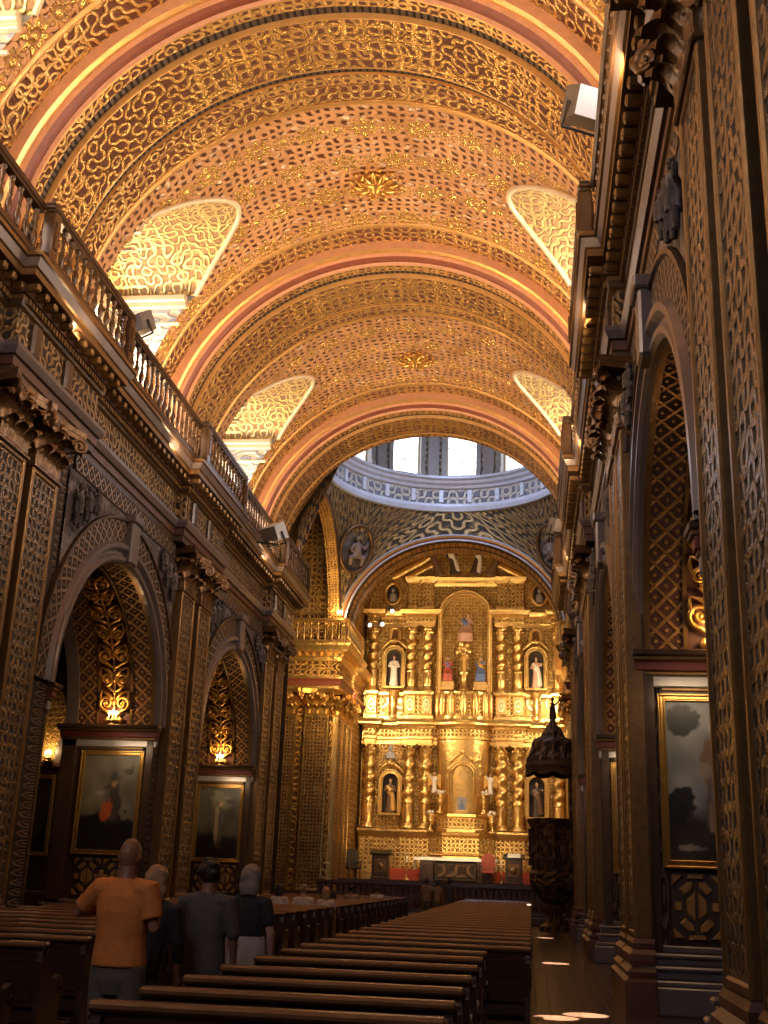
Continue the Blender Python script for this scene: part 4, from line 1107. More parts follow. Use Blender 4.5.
for sg in (-1, 1):                        # the upper cornice stops either side of the central niche
    mb = MB(AT); half = [(5.36, 0), (5.14, 0), (5.14, -PROJ), (4.62, -PROJ), (4.62, 0), (3.10, 0), (3.10, -PROJ), (1.60, -PROJ), (1.60, .1)]
    path = half if sg > 0 else [(-x, y) for x, y in half[::-1]]
    mb.mold(path, [(-.3, 14.5), (.02, 14.5), (.02, 14.65), (.06, 14.7), (.06, 14.95), (.12, 15.0), (.3, 15.08), (.36, 15.22), (.38, 15.3), (-.4, 15.32)], [1, 1, 1, 0, 1, 1, 1, 1, 1]); ab(mb, 'upper_cornice', ['gold_fine', 'gold_plain'])
    mb = MB(AT); half = [(3.2, .0), (3.10, -.3), (2.62, -.3), (2.62, -.1), (2.2, -.1), (2.2, -.3), (1.7, -.3), (1.7, .05)]
    path = half if sg > 0 else [(-x, y) for x, y in half[::-1]]
    mb.mold(path, [(.05, 15.32), (.05, 15.6), (0, 15.65), (0, 16.85), (.08, 16.9), (.2, 17.05), (.24, 17.2), (-.3, 17.22)], [1, 1, 0, 1, 1, 1, 1]); ab(mb, 'attic_pilasters', ['gold_fine', 'gold_plain'])
    # broken pediment scroll
    mb = MB(AT)
    mb.tube([(sg * 4.0, -.2, 17.2), (sg * 3.3, -.28, 17.55), (sg * 2.5, -.3, 18.0), (sg * 2.0, -.3, 18.35), (sg * 1.7, -.3, 18.3), (sg * 1.72, -.3, 18.1)], [(.12, .2), (.14, .22), (.15, .22), (.15, .22), (.12, .2), (.08, .16)], 8)
    mb.tube([(sg * 3.1, -.2, 17.2), (sg * 2.5, -.28, 17.5), (sg * 1.9, -.3, 17.85), (sg * 1.5, -.3, 17.9)], [(.1, .16), (.12, .18), (.12, .18), (.07, .12)], 8)
    ab(mb, 'broken_pediment', ['gold_plain'])
mb = MB(AT); P = []
mb.mold([(1.7, -.12), (-1.7, -.12)], [(0, 16.75), (.05, 16.9), (.16, 17.05), (.2, 17.2), (-.2, 17.22)], 0); ab(mb, 'attic_cornice', ['gold_plain'])

def twisted_column(x, z0, z1, r, name='column'):
    e = empty(name, (x, -.27, z0 - ZB)); e.parent = ALT; h = z1 - z0
    mb = MB(); mb.lathe([(r * 1.35, 0), (r * 1.35, .1), (r * 1.05, .14), (r * 1.2, .2), (r * 1.0, .26)], seg=14); mb.build('base', ['gold_plain'], e)
    mb = MB(); c0 = .26; hh = h - .26 - .55; n = 60; P = []; UV = []
    for i in range(n + 1):
        f = i / n; row = []; ur = []
        for j in range(20):
            a = 2 * PI * j / 20
            if f < .3: rr = r * (.84 + .16 * sin(PI * f / .3)) * (1 + .04 * cos(8 * a))
            else:
                w = sm(.3, .36, f); rr = r * (.92 + w * .24 * cos(a - (f - .3) * 2 * PI * 5.2))
            row.append((rr * cos(a), rr * sin(a), c0 + hh * f)); ur.append((a * r, hh * f))
        P.append(row); UV.append(ur)
    mb.grid(P, UV, 0, True, cv=True)
    mb.lathe([(r * 1.02, c0 + hh * .28), (r * 1.12, c0 + hh * .30), (r * 1.02, c0 + hh * .32)], seg=14, cap=False); mb.build('shaft', ['gold_plain'], e)
    mb = MB(); zc = c0 + hh
    mb.lathe([(r * .9, zc), (r * 1.1, zc + .03), (r * .9, zc + .06), (r * .95, zc + .4)], seg=12)
    for lvl, (zz, hl, cu) in enumerate(((zc + .06, .22, .1), (zc + .2, .24, .14))):
        for k in range(8):
            a = 2 * PI * (k + .5 * lvl) / 8; leaf(mb, (r * .9 * cos(a), r * .9 * sin(a), zz), cos(a), sin(a), r * .85, hl, cu)
    mb.bev(-r * 1.3, r * 1.3, -r * 1.3, r * 1.3, zc + .43, zc + .55, .03); mb.build('capital', ['gold_plain'], e)
    return e
for sg in (-1, 1):
    for x in (4.88, 2.82, 1.94): twisted_column(sg * x, 4.0, 8.25, .31)
    for x in (4.88, 2.82, 1.94): twisted_column(sg * x, 10.98, 14.5, .25)
    # parapet pedestal emblem panels, their lamp-lit brightness put into a paler gold
    for x in (4.88, 2.82, 1.94):
        mb = MB(AT); mb.bev(sg * x - .28, sg * x + .28, -PROJ - .08, -PROJ + .05, 9.8, 10.72, .03, 1)
        mb.face([(sg * x - .22, -PROJ - .09, 9.86), (sg * x + .22, -PROJ - .09, 9.86), (sg * x + .22, -PROJ - .09, 10.66), (sg * x - .22, -PROJ - .09, 10.66)], [(0, 0), (1, 0), (1, 1), (0, 1)], 0); ab(mb, 'emblem_panel', ['gold_lit', 'gold_plain'])
    for x in (3.4, 4.15):
        mb = MB(AT); mb.bev(sg * x - .2, sg * x + .2, -.12, .02, 9.8, 10.7, .04, 0); ab(mb, 'parapet_panel', ['gold_lit'])
    mb = MB(AT); mb.lathe([(.16, 9.55), (.2, 9.7), (.12, 9.8), (.17, 10.2), (.12, 10.6), (.22, 10.75), (.3, 10.95), (.34, 11.0)], (sg * 3.75, -.28, 0), 14); ab(mb, 'niche_bracket', ['gold_plain'])
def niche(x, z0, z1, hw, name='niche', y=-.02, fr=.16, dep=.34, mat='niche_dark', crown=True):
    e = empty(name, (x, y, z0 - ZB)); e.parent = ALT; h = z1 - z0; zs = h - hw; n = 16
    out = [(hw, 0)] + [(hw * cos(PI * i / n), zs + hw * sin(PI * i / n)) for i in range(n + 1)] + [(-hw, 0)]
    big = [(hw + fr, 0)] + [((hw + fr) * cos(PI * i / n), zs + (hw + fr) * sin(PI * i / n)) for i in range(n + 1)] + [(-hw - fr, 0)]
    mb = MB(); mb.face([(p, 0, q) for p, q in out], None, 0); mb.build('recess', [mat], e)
    mb = MB()
    for i in range(len(out) - 1):
        a, b, c, d = out[i], out[i + 1], big[i + 1], big[i]
        mb.face([(a[0], -dep, a[1]), (b[0], -dep, b[1]), (c[0], -dep, c[1]), (d[0], -dep, d[1])])
        mb.face([(a[0], 0, a[1]), (b[0], 0, b[1]), (b[0], -dep, b[1]), (a[0], -dep, a[1])]); mb.face([(d[0], 0, d[1]), (c[0], 0, c[1]), (c[0], -dep, c[1]), (d[0], -dep, d[1])])
    mb.tube([(p * 1.0, -dep - .02, q) for p, q in out], .04, 6); mb.tube([(p, -dep - .01, q) for p, q in big], .05, 6)
    if crown:
        for sg in (-1, 1): mb.tube([(0, -dep, h + fr + .22), (sg * .2, -dep - .05, h + fr + .3), (sg * .42, -dep, h + fr + .1), (sg * (hw + .25), -dep, h + .02)], [.06, .08, .08, .04], 8)
        mb.ball((0, -dep, h + fr + .3), (.12, .1, .16), 8)
    mb.build('surround', ['gold_plain'], e)
    mb = MB(); mb.bev(-hw - fr, hw + fr, -dep - .12, 0, -.14, 0, .03); mb.build('sill', ['gold_plain'], e)
    return e
for sg in (-1, 1):
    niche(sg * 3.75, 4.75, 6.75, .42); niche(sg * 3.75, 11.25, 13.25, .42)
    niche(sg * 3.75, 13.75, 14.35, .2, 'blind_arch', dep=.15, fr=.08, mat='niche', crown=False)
    # oval portrait openings of the attic
    e = empty('oval_opening', (sg * 3.95, -.05, 16.3 - ZB)); e.parent = ALT; k = 28
    mb = MB(); mb.tube([(.42 * cos(2 * PI * i / k), -.1, .58 * sin(2 * PI * i / k)) for i in range(k + 1)], .1, 8); mb.build('surround', ['gold_plain'], e)
    mb = MB(); mb.face([(.4 * cos(2 * PI * i / k), -.05, .56 * sin(2 * PI * i / k)) for i in range(k)]); mb.build('recess', ['niche_dark'], e)
    mb = MB(); mb.tube([(0, -.1, -.42), (0, -.14, -.1), (0, -.1, .06)], [(.22, .1), (.2, .1), (.07, .06)], 10); mb.ball((0, -.14, .2), (.1, .1, .13), 10); o = mb.build('bust', ['statue_grey'] if 'statue_grey' in M else ['gold_plain'], e)
niche(0, 10.98, 16.25, 1.22, 'central_niche', y=.0, fr=.2, dep=.4, mat='gold', crown=False)
# central swelling drum of the lower tier, with arched door panel
e = empty('central_drum', (0, -.1, 0)); e.parent = ALT
mb = MB(); mb.lathe([(1.36, 4.0 - ZB), (1.36, 8.3 - ZB)], (0, 0, 0), 24, 0, True, PI, 2 * PI, 1, .55); mb.build('shell', ['gold_plain'], e)
mb = MB(); n = 12; hw = .56; pts = [(hw, 0)] + [(hw * cos(PI * i / n), 1.95 + hw * sin(PI * i / n)) for i in range(n + 1)] + [(-hw, 0)]
dy = lambda p: -.75 * math.sqrt(max(0, 1 - (p / 1.36) ** 2)) - .02
mb.tube([(p, dy(p), 4.75 - ZB + q) for p, q in pts], .06, 8); mb.tube([(p * 1.25, dy(p * 1.25), 4.75 - ZB + q * 1.04) for p, q in pts], .045, 8)
for sg in (-1, 1): mb.tube([(sg * .1, dy(.1), 7.75 - ZB), (sg * .35, dy(.35) - .04, 7.6 - ZB), (sg * .62, dy(.62), 7.35 - ZB), (sg * .85, dy(.85), 7.45 - ZB)], [.05, .08, .07, .03], 8)
mb.ball((0, dy(0), 7.85 - ZB), (.13, .08, .16), 10); mb.build('door_surround', ['gold_plain'], e)
mb = MB(); mb.face([(p * .93, dy(p) + .005, 4.75 - ZB + q) for p, q in pts], None, 0); mb.build('door_panel', ['gold_fine'], e)
mb = MB()
for i in range(7):
    a = PI + PI * (i + .5) / 7; x, y = 1.42 * cos(a), .8 * sin(a) - .1
    mb.lathe([(.1, 9.55 - ZB), (.16, 9.75 - ZB), (.2, 10.1 - ZB), (.16, 10.5 - ZB), (.2, 10.8 - ZB), (.12, 10.95 - ZB)], (x, y, 0), 10)
ab(mb, 'parapet_bosses', ['gold_plain'])
# tabernacle stages stepping forward
mb = MB(AT); mb.mold([(1.65, -.5), (1.65, -1.3)][:0] + [(1.66, -.6), (1.66, -1.2), (.9, -1.55), (-.9, -1.55), (-1.66, -1.2), (-1.66, -.6)], [(0, 1.6), (0, 2.7), (.06, 2.75), (-.02, 2.85), (-.02, 3.6), (.1, 3.7), (.14, 3.82), (-.8, 3.84)], [1, 1, 1, 0, 1, 1, 1]); ab(mb, 'tabernacle_base', ['gold_fine', 'gold_plain'])
mb = MB(AT); mb.mold([(1.25, -.6), (1.25, -1.05), (.7, -1.3), (-.7, -1.3), (-1.25, -1.05), (-1.25, -.6)], [(0, 3.82), (0, 4.0), (-.03, 4.05), (-.03, 4.55), (.06, 4.62), (.08, 4.74), (-.7, 4.75)], [1, 1, 0, 1, 1, 1]); ab(mb, 'tabernacle_stage', ['gold_fine', 'gold_plain'])

# ---------------- statues
def statue(x, y, z, h, robe, label, mantle=None, arms='fold', group=None, wide=1.0, lean=0.0, seat=False, wings=False):
    e = empty('statue', (x, y, z)); tag(e, label, 'statue', group); k = h / 1.75
    mb = MB()
    mb.ball((lean * .9 * k, -.03 * k, 1.62 * k), (.085 * k, .1 * k, .125 * k), 10); mb.tube([(lean * .8 * k, 0, 1.35 * k), (lean * .85 * k, -.01 * k, 1.55 * k)], .055 * k, 8)
    hp = {'fold': [(-.06, -.22, 1.18), (.05, -.24, 1.12)], 'raise': [(-.36, -.16, 1.62), (.3, -.2, 1.15)], 'open': [(-.38, -.2, 1.12), (.38, -.2, 1.18)], 'hold': [(-.12, -.26, 1.1), (.3, -.16, 1.34)]}[arms]
    for q in hp: mb.ball((q[0] * k, q[1] * k, q[2] * k), (.045 * k, .05 * k, .06 * k), 8)
    mb.tube([(0, 0, .9 * k), (lean * .7 * k, 0, 1.36 * k)], .1 * k, 8); o = mb.build('body', ['statue_skin'], e); remesh(o, max(.018, .022 * k), 1)
    mb = MB(); w = wide
    if seat: mb.tube([(0, -.32 * k, .0), (0, -.34 * k, .42 * k), (0, -.1 * k, .62 * k), (lean * .4 * k, 0, 1.0 * k), (lean * .8 * k, 0, 1.42 * k)], [(.3 * k * w, .2 * k), (.28 * k * w, .2 * k), (.27 * k * w, .22 * k), (.2 * k, .15 * k), (.12 * k, .09 * k)], 12)
    else: mb.tube([(0, 0, 0), (0, 0, .3 * k), (0, -.01 * k, .85 * k), (lean * .6 * k, 0, 1.2 * k), (lean * .75 * k, 0, 1.4 * k), (lean * .8 * k, 0, 1.48 * k)], [(.27 * k * w, .2 * k), (.22 * k * w, .17 * k), (.18 * k, .14 * k), (.2 * k, .13 * k), (.19 * k, .11 * k), (.08 * k, .07 * k)], 14)
    for sg, q in zip((-1, 1), hp):
        el = (sg * .28 * k + lean * .7 * k, -.06 * k, (1.1 if q[2] < 1.3 else 1.25) * k)
        mb.tube([(sg * .17 * k + lean * .75 * k, 0, 1.4 * k), el, (q[0] * k, q[1] * k, q[2] * k)], [.075 * k, .075 * k, .06 * k], 8)
    o = mb.build('robe', ['statue_' + robe], e); remesh(o, max(.02, .026 * k), 2)
    if mantle:
        mb = MB(); mb.tube([(.12 * k, .03 * k, .1 * k), (.1 * k, .02 * k, .8 * k), (-.02 * k, -.05 * k, 1.15 * k), (-.16 * k, 0, 1.38 * k)], [(.24 * k, .2 * k), (.18 * k, .17 * k), (.2 * k, .13 * k), (.1 * k, .1 * k)], 12)
        o = mb.build('mantle', ['statue_' + mantle], e); remesh(o, max(.02, .026 * k), 2)
    mb = MB(); mb.ball((lean * .9 * k, .012 * k, 1.645 * k), (.095 * k, .105 * k, .12 * k), 10); mb.build('hair', ['statue_dark' if robe != 'white' or mantle is None else 'statue_gilt'], e)
    if wings:
        mb = MB()
        for sg in (-1, 1):
            P = [[(sg * (.08 + .5 * j / 4) * k, (.1 + .08 * j / 4) * k, (1.3 + .35 * sin(j / 4 * 2.2) - i * .22 * (1 + j / 5)) * k) for j in range(5)] for i in range(4)]
            mb.grid(P, None, 0)
        mb.build('wings', ['statue_gilt'], e)
    return e
YN = AY - .25
statue(AX - 3.75, YN, 11.26, 1.65, 'white', 'statue in a white robe in the upper left niche of the altarpiece', None, 'fold')
statue(AX + 3.75, YN, 11.26, 1.65, 'pink', 'statue in a pale pink robe in the upper right niche of the altarpiece', 'white', 'hold')
statue(AX - 3.75, YN, 4.76, 1.7, 'brown', 'brown robed statue in the lower niche on the left of the altarpiece', 'gilt', 'fold')
statue(AX + 3.75, YN, 4.76, 1.7, 'dark', 'dark robed statue in the lower niche on the right, seen beside the pulpit canopy', 'brown', 'hold')
statue(AX - .85, AY - .5, 11.5, 1.35, 'red', 'seated statue in red and blue robes at the left foot of the central niche', 'blue', 'fold', wide=1.2, seat=True)
statue(AX + .0, AY - .55, 11.95, 1.15, 'gilt', 'small pale gilded child statue on a pedestal in the middle of the central niche', None, 'open')
statue(AX + .85, AY - .5, 11.5, 1.35, 'blue', 'seated statue in blue and gold robes at the right foot of the central niche', 'gilt', 'hold', wide=1.2, seat=True)
statue(AX + .05, AY - .5, 13.6, 1.6, 'pink', 'large robed statue with blue drapery floating high in the central niche', 'blue', 'open', wide=1.5, lean=.15, seat=True)
for sg in (-1, 1): statue(AX + sg * 1.42, AY - 1.0, 5.75, 1.0, 'white', 'small white winged statue on the %s shoulder of the tabernacle' % ('left' if sg < 0 else 'right'), None, 'raise', wings=True)
def cloud(x, y, z, w, h, mat, name, label, cat):
    mb = MB(); r = random.Random(5)
    for _ in range(22): mb.ball((x + r.uniform(-w, w) * .8, y + r.uniform(-.1, .1), z + r.uniform(-h, h) * .8), r.uniform(.1, .2), 8)
    o = mb.build(name, [mat]); remesh(o, .05, 1); tag(o, label, cat)
cloud(AX, AY - .35, 13.25, .42, .42, 'gold_plain', 'carved_cloud', 'gilded carved cloud of cherubs between the floating figure and the child statue', 'carving')
mb = MB(); mb.lathe([(.3, 0), (.3, .1), (.18, .18), (.16, .75), (.26, .85), (.28, .95)], (0, 0, 0), 12); o = mb.build('pedestal', ['gold_plain'], None, (AX, AY - .55, 11.0)); tag(o, 'gilded pedestal under the child statue in the central niche', 'pedestal')
for sg in (-1, 1):
    mb = MB(); mb.bev(-.35, .35, -.3, .3, 0, .5, .05); o = mb.build('pedestal', ['gold_plain'], None, (AX + sg * .85, AY - .55, 11.0)); tag(o, 'gilded block under the %s seated statue of the central niche' % ('red and blue' if sg < 0 else 'blue and gold'), 'pedestal')
for i, (x, z, ln, ar, rb) in enumerate([(-1.35, 17.22, .5, 'raise', 'brown'), (-.55, 17.3, .25, 'open', 'dark'), (.5, 17.3, -.25, 'open', 'dark'), (1.3, 17.22, -.5, 'hold', 'brown')]):
    statue(AX + x * 1.0, AY - .6, z + .02, 1.6, rb, '%s dark leaning statue of the group crowning the altarpiece' % ['leftmost', 'left inner', 'right inner', 'rightmost'][i], 'white' if i in (1, 2) else None, ar, 'statues crowning the altarpiece', 1.2, 0, False).rotation_euler = (.1, -ln * .8, 0)
# reliquary busts above the lower niches, urns, little picture
for sg in (-1, 1):
    e = empty('bust', (AX + sg * 3.75, AY - .62, 7.2)); tag(e, 'gilded bust on a bracket above the lower %s niche of the altarpiece' % ('left' if sg < 0 else 'right'), 'bust', 'gilded busts')
    mb = MB(); mb.lathe([(.2, -.05), (.2, .05), (.1, .12), (.1, .25)], seg=12); mb.build('stand', ['gold_plain'], e)
    mb = MB(); mb.tube([(0, 0, .22), (0, 0, .5), (0, 0, .62)], [(.3, .18), (.26, .16), (.08, .08)], 12); mb.ball((0, -.02, .78), (.13, .14, .17), 10); o = mb.build('body', ['statue_grey'], e); remesh(o, .03, 1)
    for (x, y, z, h, w_) in ((1.1, -1.15, 4.75, .95, 'beside the small picture'), (1.55, -1.35, 3.84, .85, 'on the lower stage')):
        mb = MB(); mb.lathe([(.0, 0), (.2, 0), (.2, .06), (.07, .12), (.06, .3), (.1, .36), (.2, .5), (.22, .58), (.14, .66), (.3, .76), (.32, .8), (.0, .8)], seg=14)
        o = mb.build('urn', ['gold_plain'], None, (AX + sg * x, AY + y, z)); o.scale = (1, 1, h / .8)
        tag(o, 'gilded urn %s at the %s of the tabernacle' % (w_, 'left' if sg < 0 else 'right'), 'urn', 'gilded urns on the tabernacle')
        mb = MB(); r = random.Random(int(x * 100) + sg)
        for _ in range(9): mb.ball((r.uniform(-.2, .2), r.uniform(-.14, .14), .05 + r.uniform(-.03, .14)), r.uniform(.06, .1), 6)
        o = mb.build('bouquet', ['statue_white'], None, (AX + sg * x, AY + y, z + h)); tag(o, 'pale flowers in the urn %s at the %s of the tabernacle' % (w_, 'left' if sg < 0 else 'right'), 'flowers', 'flowers in the gilded urns')
e = empty('small_picture', (AX, AY - 1.0, 4.76)); tag(e, 'small framed picture standing in front of the arched panel above the altar', 'picture')
mb = MB(); mb.bev(-.3, .3, -.04, .0, .1, .9, .02); mb.bev(-.36, .36, -.06, .02, 0, .12, .02); mb.build('frame', ['gold_plain'], e)
mb = MB(); mb.face([(-.24, -.045, .2), (.24, -.045, .2), (.24, -.045, .82), (-.24, -.045, .82)]); mb.build('canvas', ['statue_grey'], e)
mb = MB(); mb.tube([(0, -.05, .25), (0, -.06, .45), (0, -.05, .55)], [(.12, .02), (.09, .02), (.03, .02)], 8); mb.ball((0, -.055, .64), (.05, .02, .06), 8); mb.build('figure', ['statue_blue'], e)

# ================================================================= PRESBYTERY FURNITURE
mb = MB()
for k in range(5): mb.box(-4.9, 5.4, 52.0 + .32 * k, 62, .3 * k, .3 * (k + 1), 0)
structure(mb.build('floor_chancel', ['wood_red']))
mb = MB(); mb.bev(-3.6, 4.2, 57.6, 58.4, 1.5, 1.78, .02); mb.bev(-3.1, 3.7, 57.85, 58.4, 1.78, 2.05, .02)
o = mb.build('carpet', ['carpet']); tag(o, 'red carpet covering the step behind the altar table', 'carpet')
TAX, TAY = .17, 57.0
e = empty('altar_table', (TAX, TAY, 1.5)); tag(e, 'wide dark altar table with recessed carved front', 'table')
mb = MB(); mb.bev(-1.9, 1.9, -.5, .5, .98, 1.08, .02); mb.build('table_top', ['wood_red'], e)
for sg in (-1, 1):
    mb = MB(); x0, x1 = sorted((sg * 1.0, sg * 1.75)); mb.bev(x0, x1, -.42, .42, 0, .1, .02); mb.bev(x0 + .05, x1 - .05, -.38, .38, .1, .98, .02); mb.bev(x0 + .15, x1 - .15, -.41, -.37, .2, .85, .015); mb.build('pedestal', ['wood'], e)
mb = MB(); mb.bev(-1.0, 1.0, -.25, .3, .05, .98, .02); mb.build('front_panel', ['niche_dark'], e)
mb = MB(); mb.bev(-.85, .85, -.31, -.24, .2, .78, .04); mb.build('carving', ['pulpit'], e)
def altar_cloth():
    mb = MB(); P = []; n = 40
    for i in range(n + 1):
        x = -1.98 + 3.96 * i / n; wv = .02 * sin(i * 1.1); row = []
        for (y, z) in ((.53, .95), (.52, 1.095), (0, 1.1), (-.52, 1.095), (-.54 - wv, 1.03), (-.55 - wv * 1.6, .95)): row.append((x, y, z))
        P.append(row)
    mb.grid(P)
    for sg in (-1, 1):
        P = [[(sg * (1.98 + .01 * sin(j * 1.3) * k), -.54 + 1.06 * j / 8, 1.095 - (.16 if sg > 0 else .2) * k) for k in range(4)] for j in range(9)]
        mb.grid(P)
    return mb.build('tablecloth', ['cloth'], None, (TAX, TAY, 1.5))
tag(altar_cloth(), 'white cloth hanging over the ends of the altar table', 'tablecloth')
def lectern(x, y, z, label, paper):
    e = empty('lectern', (x, y, z)); tag(e, label, 'lectern')
    mb = MB(); mb.bev(-.45, .45, -.35, .35, 0, .12, .02); mb.bev(-.4, .4, -.3, .3, .12, 1.1, .03); mb.build('body', ['wood'], e)
    mb = MB(); mb.bev(-.28, .28, -.33, -.29, .3, .9, .02); mb.ball((0, -.33, .6), (.16, .05, .18), 10); mb.build('carving', ['bronze'], e)
    mb = MB(); mb.prism([(-.34, 1.1), (.34, 1.1), (.34, 1.36), (-.34, 1.18)], lambda p, q, d: (d, p, q), -.5, .5); mb.build('desk', ['iron'], e)
    if paper:
        mb = MB(); mb.face([(-.3, -.3, 1.22), (.3, -.3, 1.22), (.3, .25, 1.37), (-.3, .25, 1.37)]); mb.face([(-.3, -.3, 1.22), (.3, -.3, 1.22), (.3, -.31, 1.18), (-.3, -.31, 1.18)]); o = mb.build('open_book', ['paper'], None, (x, y, z)); tag(o, 'white open book on the lectern at the pulpit end of the altar platform', 'book')
lectern(-3.35, 56.2, 1.5, 'dark carved lectern on the altar platform, at the end away from the pulpit', False)
lectern(2.95, 56.2, 1.5, 'dark carved lectern on the altar platform beside the pulpit', True)
def chair(x, y, z, label, mat, rz=0):
    e = empty('armchair', (x, y, z), rz); tag(e, label, 'chair', None)
    for sx in (-1, 1):
        for sy in (-1, 1): mb = MB(); mb.tube([(sx * .28, sy * .26, 0), (sx * .27, sy * .25, .22), (sx * .28, sy * .26, .45)], [.04, .03, .04], 8); mb.build('leg', ['wood_red'], e)
        mb = MB(); mb.tube([(sx * .3, .26, .7), (sx * .31, 0, .74), (sx * .3, -.26, .7), (sx * .3, -.27, .45)], .035, 8); mb.build('armrest', ['wood_red'], e)
    mb = MB(); mb.bev(-.32, .32, -.3, .3, .42, .54, .05); mb.build('seat', [mat], e)
    mb = MB(); mb.prism([(-.32, .5), (.32, .5), (.32, 1.15), (.2, 1.3), (0, 1.36), (-.2, 1.3), (-.32, 1.15)], lambda p, q, d: (p, d, q), .24, .32); mb.build('backrest', [mat], e)
chair(1.75, 56.0, 1.5, 'red upholstered armchair in front of the altar table on the pulpit side', 'redseat')
chair(-4.6, 55.6, 1.5, 'dark armchair at the far end of the altar platform by the gilded pier', 'shadow_wood', .5)
def candlestand(x, y, z, h, label):
    e = empty('candlestick', (x, y, z)); tag(e, label, 'candlestick', 'tall candlesticks by the altar')
    mb = MB(); mb.lathe([(.0, 0), (.16, 0), (.16, .04), (.04, .1), (.03, h * .5), (.05, h * .52), (.025, h * .55), (.025, h), (.09, h + .03), (0, h + .03)], seg=12); mb.build('stem', ['brass'], e)
    mb = MB(); mb.lathe([(.03, h + .03), (.03, h + .33), (0, h + .33)], seg=8); mb.build('candle', ['wax'], e)
candlestand(-2.15, 56.6, 1.5, .8, 'tall candlestick standing at the end of the altar away from the pulpit')
candlestand(2.35, 56.8, 1.5, .7, 'tall candlestick between the altar table and the lectern with the book')
# communion rail
ME_RB = ME_BAL.copy(); ME_RB.materials.clear(); ME_RB.materials.append(M['rail_red'] if 'rail_red' in M else M['wood_red'])
mb = MB(); mb.bev(-5.0, 5.5, 47.7, 48.5, 0, .3, .03); structure(mb.build(trim(), ['wood_red']))
balustrade((-4.9, 48.1), (-.1, 48.1), .3, 'dark red communion rail in front of the altar steps, half behind the standing visitors', ('wood_red', 'wood_red'), (1, 1), ME_RB, 'communion rail halves', 'communion_rail', .24)
balustrade((.5, 48.1), (5.4, 48.1), .3, 'dark red communion rail in front of the altar steps, half beside the pulpit', ('wood_red', 'wood_red'), (1, 1), ME_RB, 'communion rail halves', 'communion_rail', .24)

# pulpit
def pulpit():
    x, y = 4.58, 43.6; e = empty('pulpit', (x, y, 0)); tag(e, 'dark carved wooden pulpit with hanging canopy against the pillar before the altar', 'pulpit')
    mb = MB(); mb.lathe([(.55, 0), (.55, .15), (.36, .25), (.28, .5), (.38, .8), (.3, .9), (.5, 1.05), (.82, 1.45), (.9, 1.7), (.8, 2.0)], seg=8, sm=False); mb.build('stem', ['pulpit'], e)
    mb = MB(); mb.lathe([(.8, 1.7), (.9, 1.8), (.9, 1.95), (.82, 2.05), (.82, 3.5), (.88, 3.6), (.96, 3.72), (.98, 3.85), (.72, 3.87), (.72, 3.0)], seg=8, sm=False, cap=False); mb.build('tub', ['pulpit'], e)
    for k in range(8):
        a = 2 * PI * k / 8; mb = MB()
        mb.lathe([(.07, 2.2), (.08, 2.3), (.05, 2.4), (.07, 2.8), (.05, 3.2), (.08, 3.4), (.07, 3.5)], (.86 * cos(a), .86 * sin(a), 0), 8); mb.build('colonnette', ['pulpit'], e)
        a += PI / 8; mb = MB(); c = Vector((.78 * cos(a), .78 * sin(a), 0))
        mb.tube([(c.x, c.y, 2.4), (c.x, c.y, 2.9), (c.x, c.y, 3.1)], [(.12, .08), (.11, .08), (.05, .05)], 8); mb.ball((c.x, c.y, 3.2), (.08, .08, .1), 8); mb.build('panel_figure', ['pulpit'], e)
    mb = MB(); mb.bev(.55, .8, -.5, .5, 3.6, 5.8, .05); mb.build('back_board', ['pulpit'], e)
    mb = MB(); n = 48; P = []
    for (r, z, am) in ((1.0, 5.9, 0), (1.05, 5.75, 0), (1.02, 5.62, 0), (1.04, 5.5, .12)):
        P.append([(r * cos(2 * PI * j / n), r * sin(2 * PI * j / n), z - am * abs(sin(4 * 2 * PI * j / n / 2 * 2)))for j in range(n)])
    mb.grid(P, None, 0, False, cv=True); mb.lathe([(.98, 5.6), (.0, 5.75)], seg=24, cap=False)
    mb.lathe([(1.0, 5.9), (.98, 6.05), (.84, 6.2), (.8, 6.6), (.7, 6.75), (.45, 6.85), (.36, 7.05), (.3, 7.15), (.14, 7.35), (.1, 7.5), (.16, 7.55), (0, 7.6)], seg=8, sm=False, cap=False); mb.build('canopy', ['pulpit'], e)
    for k in range(8):
        a = 2 * PI * (k + .5) / 8; mb = MB(); mb.tube([(.92 * cos(a), .92 * sin(a), 5.95), (.8 * cos(a), .8 * sin(a), 6.35), (.6 * cos(a), .6 * sin(a), 6.4), (.5 * cos(a), .5 * sin(a), 6.75)], [.09, .1, .08, .04], 8); mb.build('canopy_scroll', ['pulpit'], e)
    mb = MB(); mb.tube([(0, 0, 7.5), (0, 0, 7.9), (0, 0, 8.15)], [(.13, .1), (.12, .1), (.04, .04)], 10); mb.ball((0, 0, 8.25), (.07, .07, .09), 8); mb.tube([(.1, 0, 8.05), (.25, -.05, 8.2), (.28, -.05, 8.5)], .035, 6); o = mb.build('finial_figure', ['pulpit'], e); remesh(o, .025, 1)
pulpit()

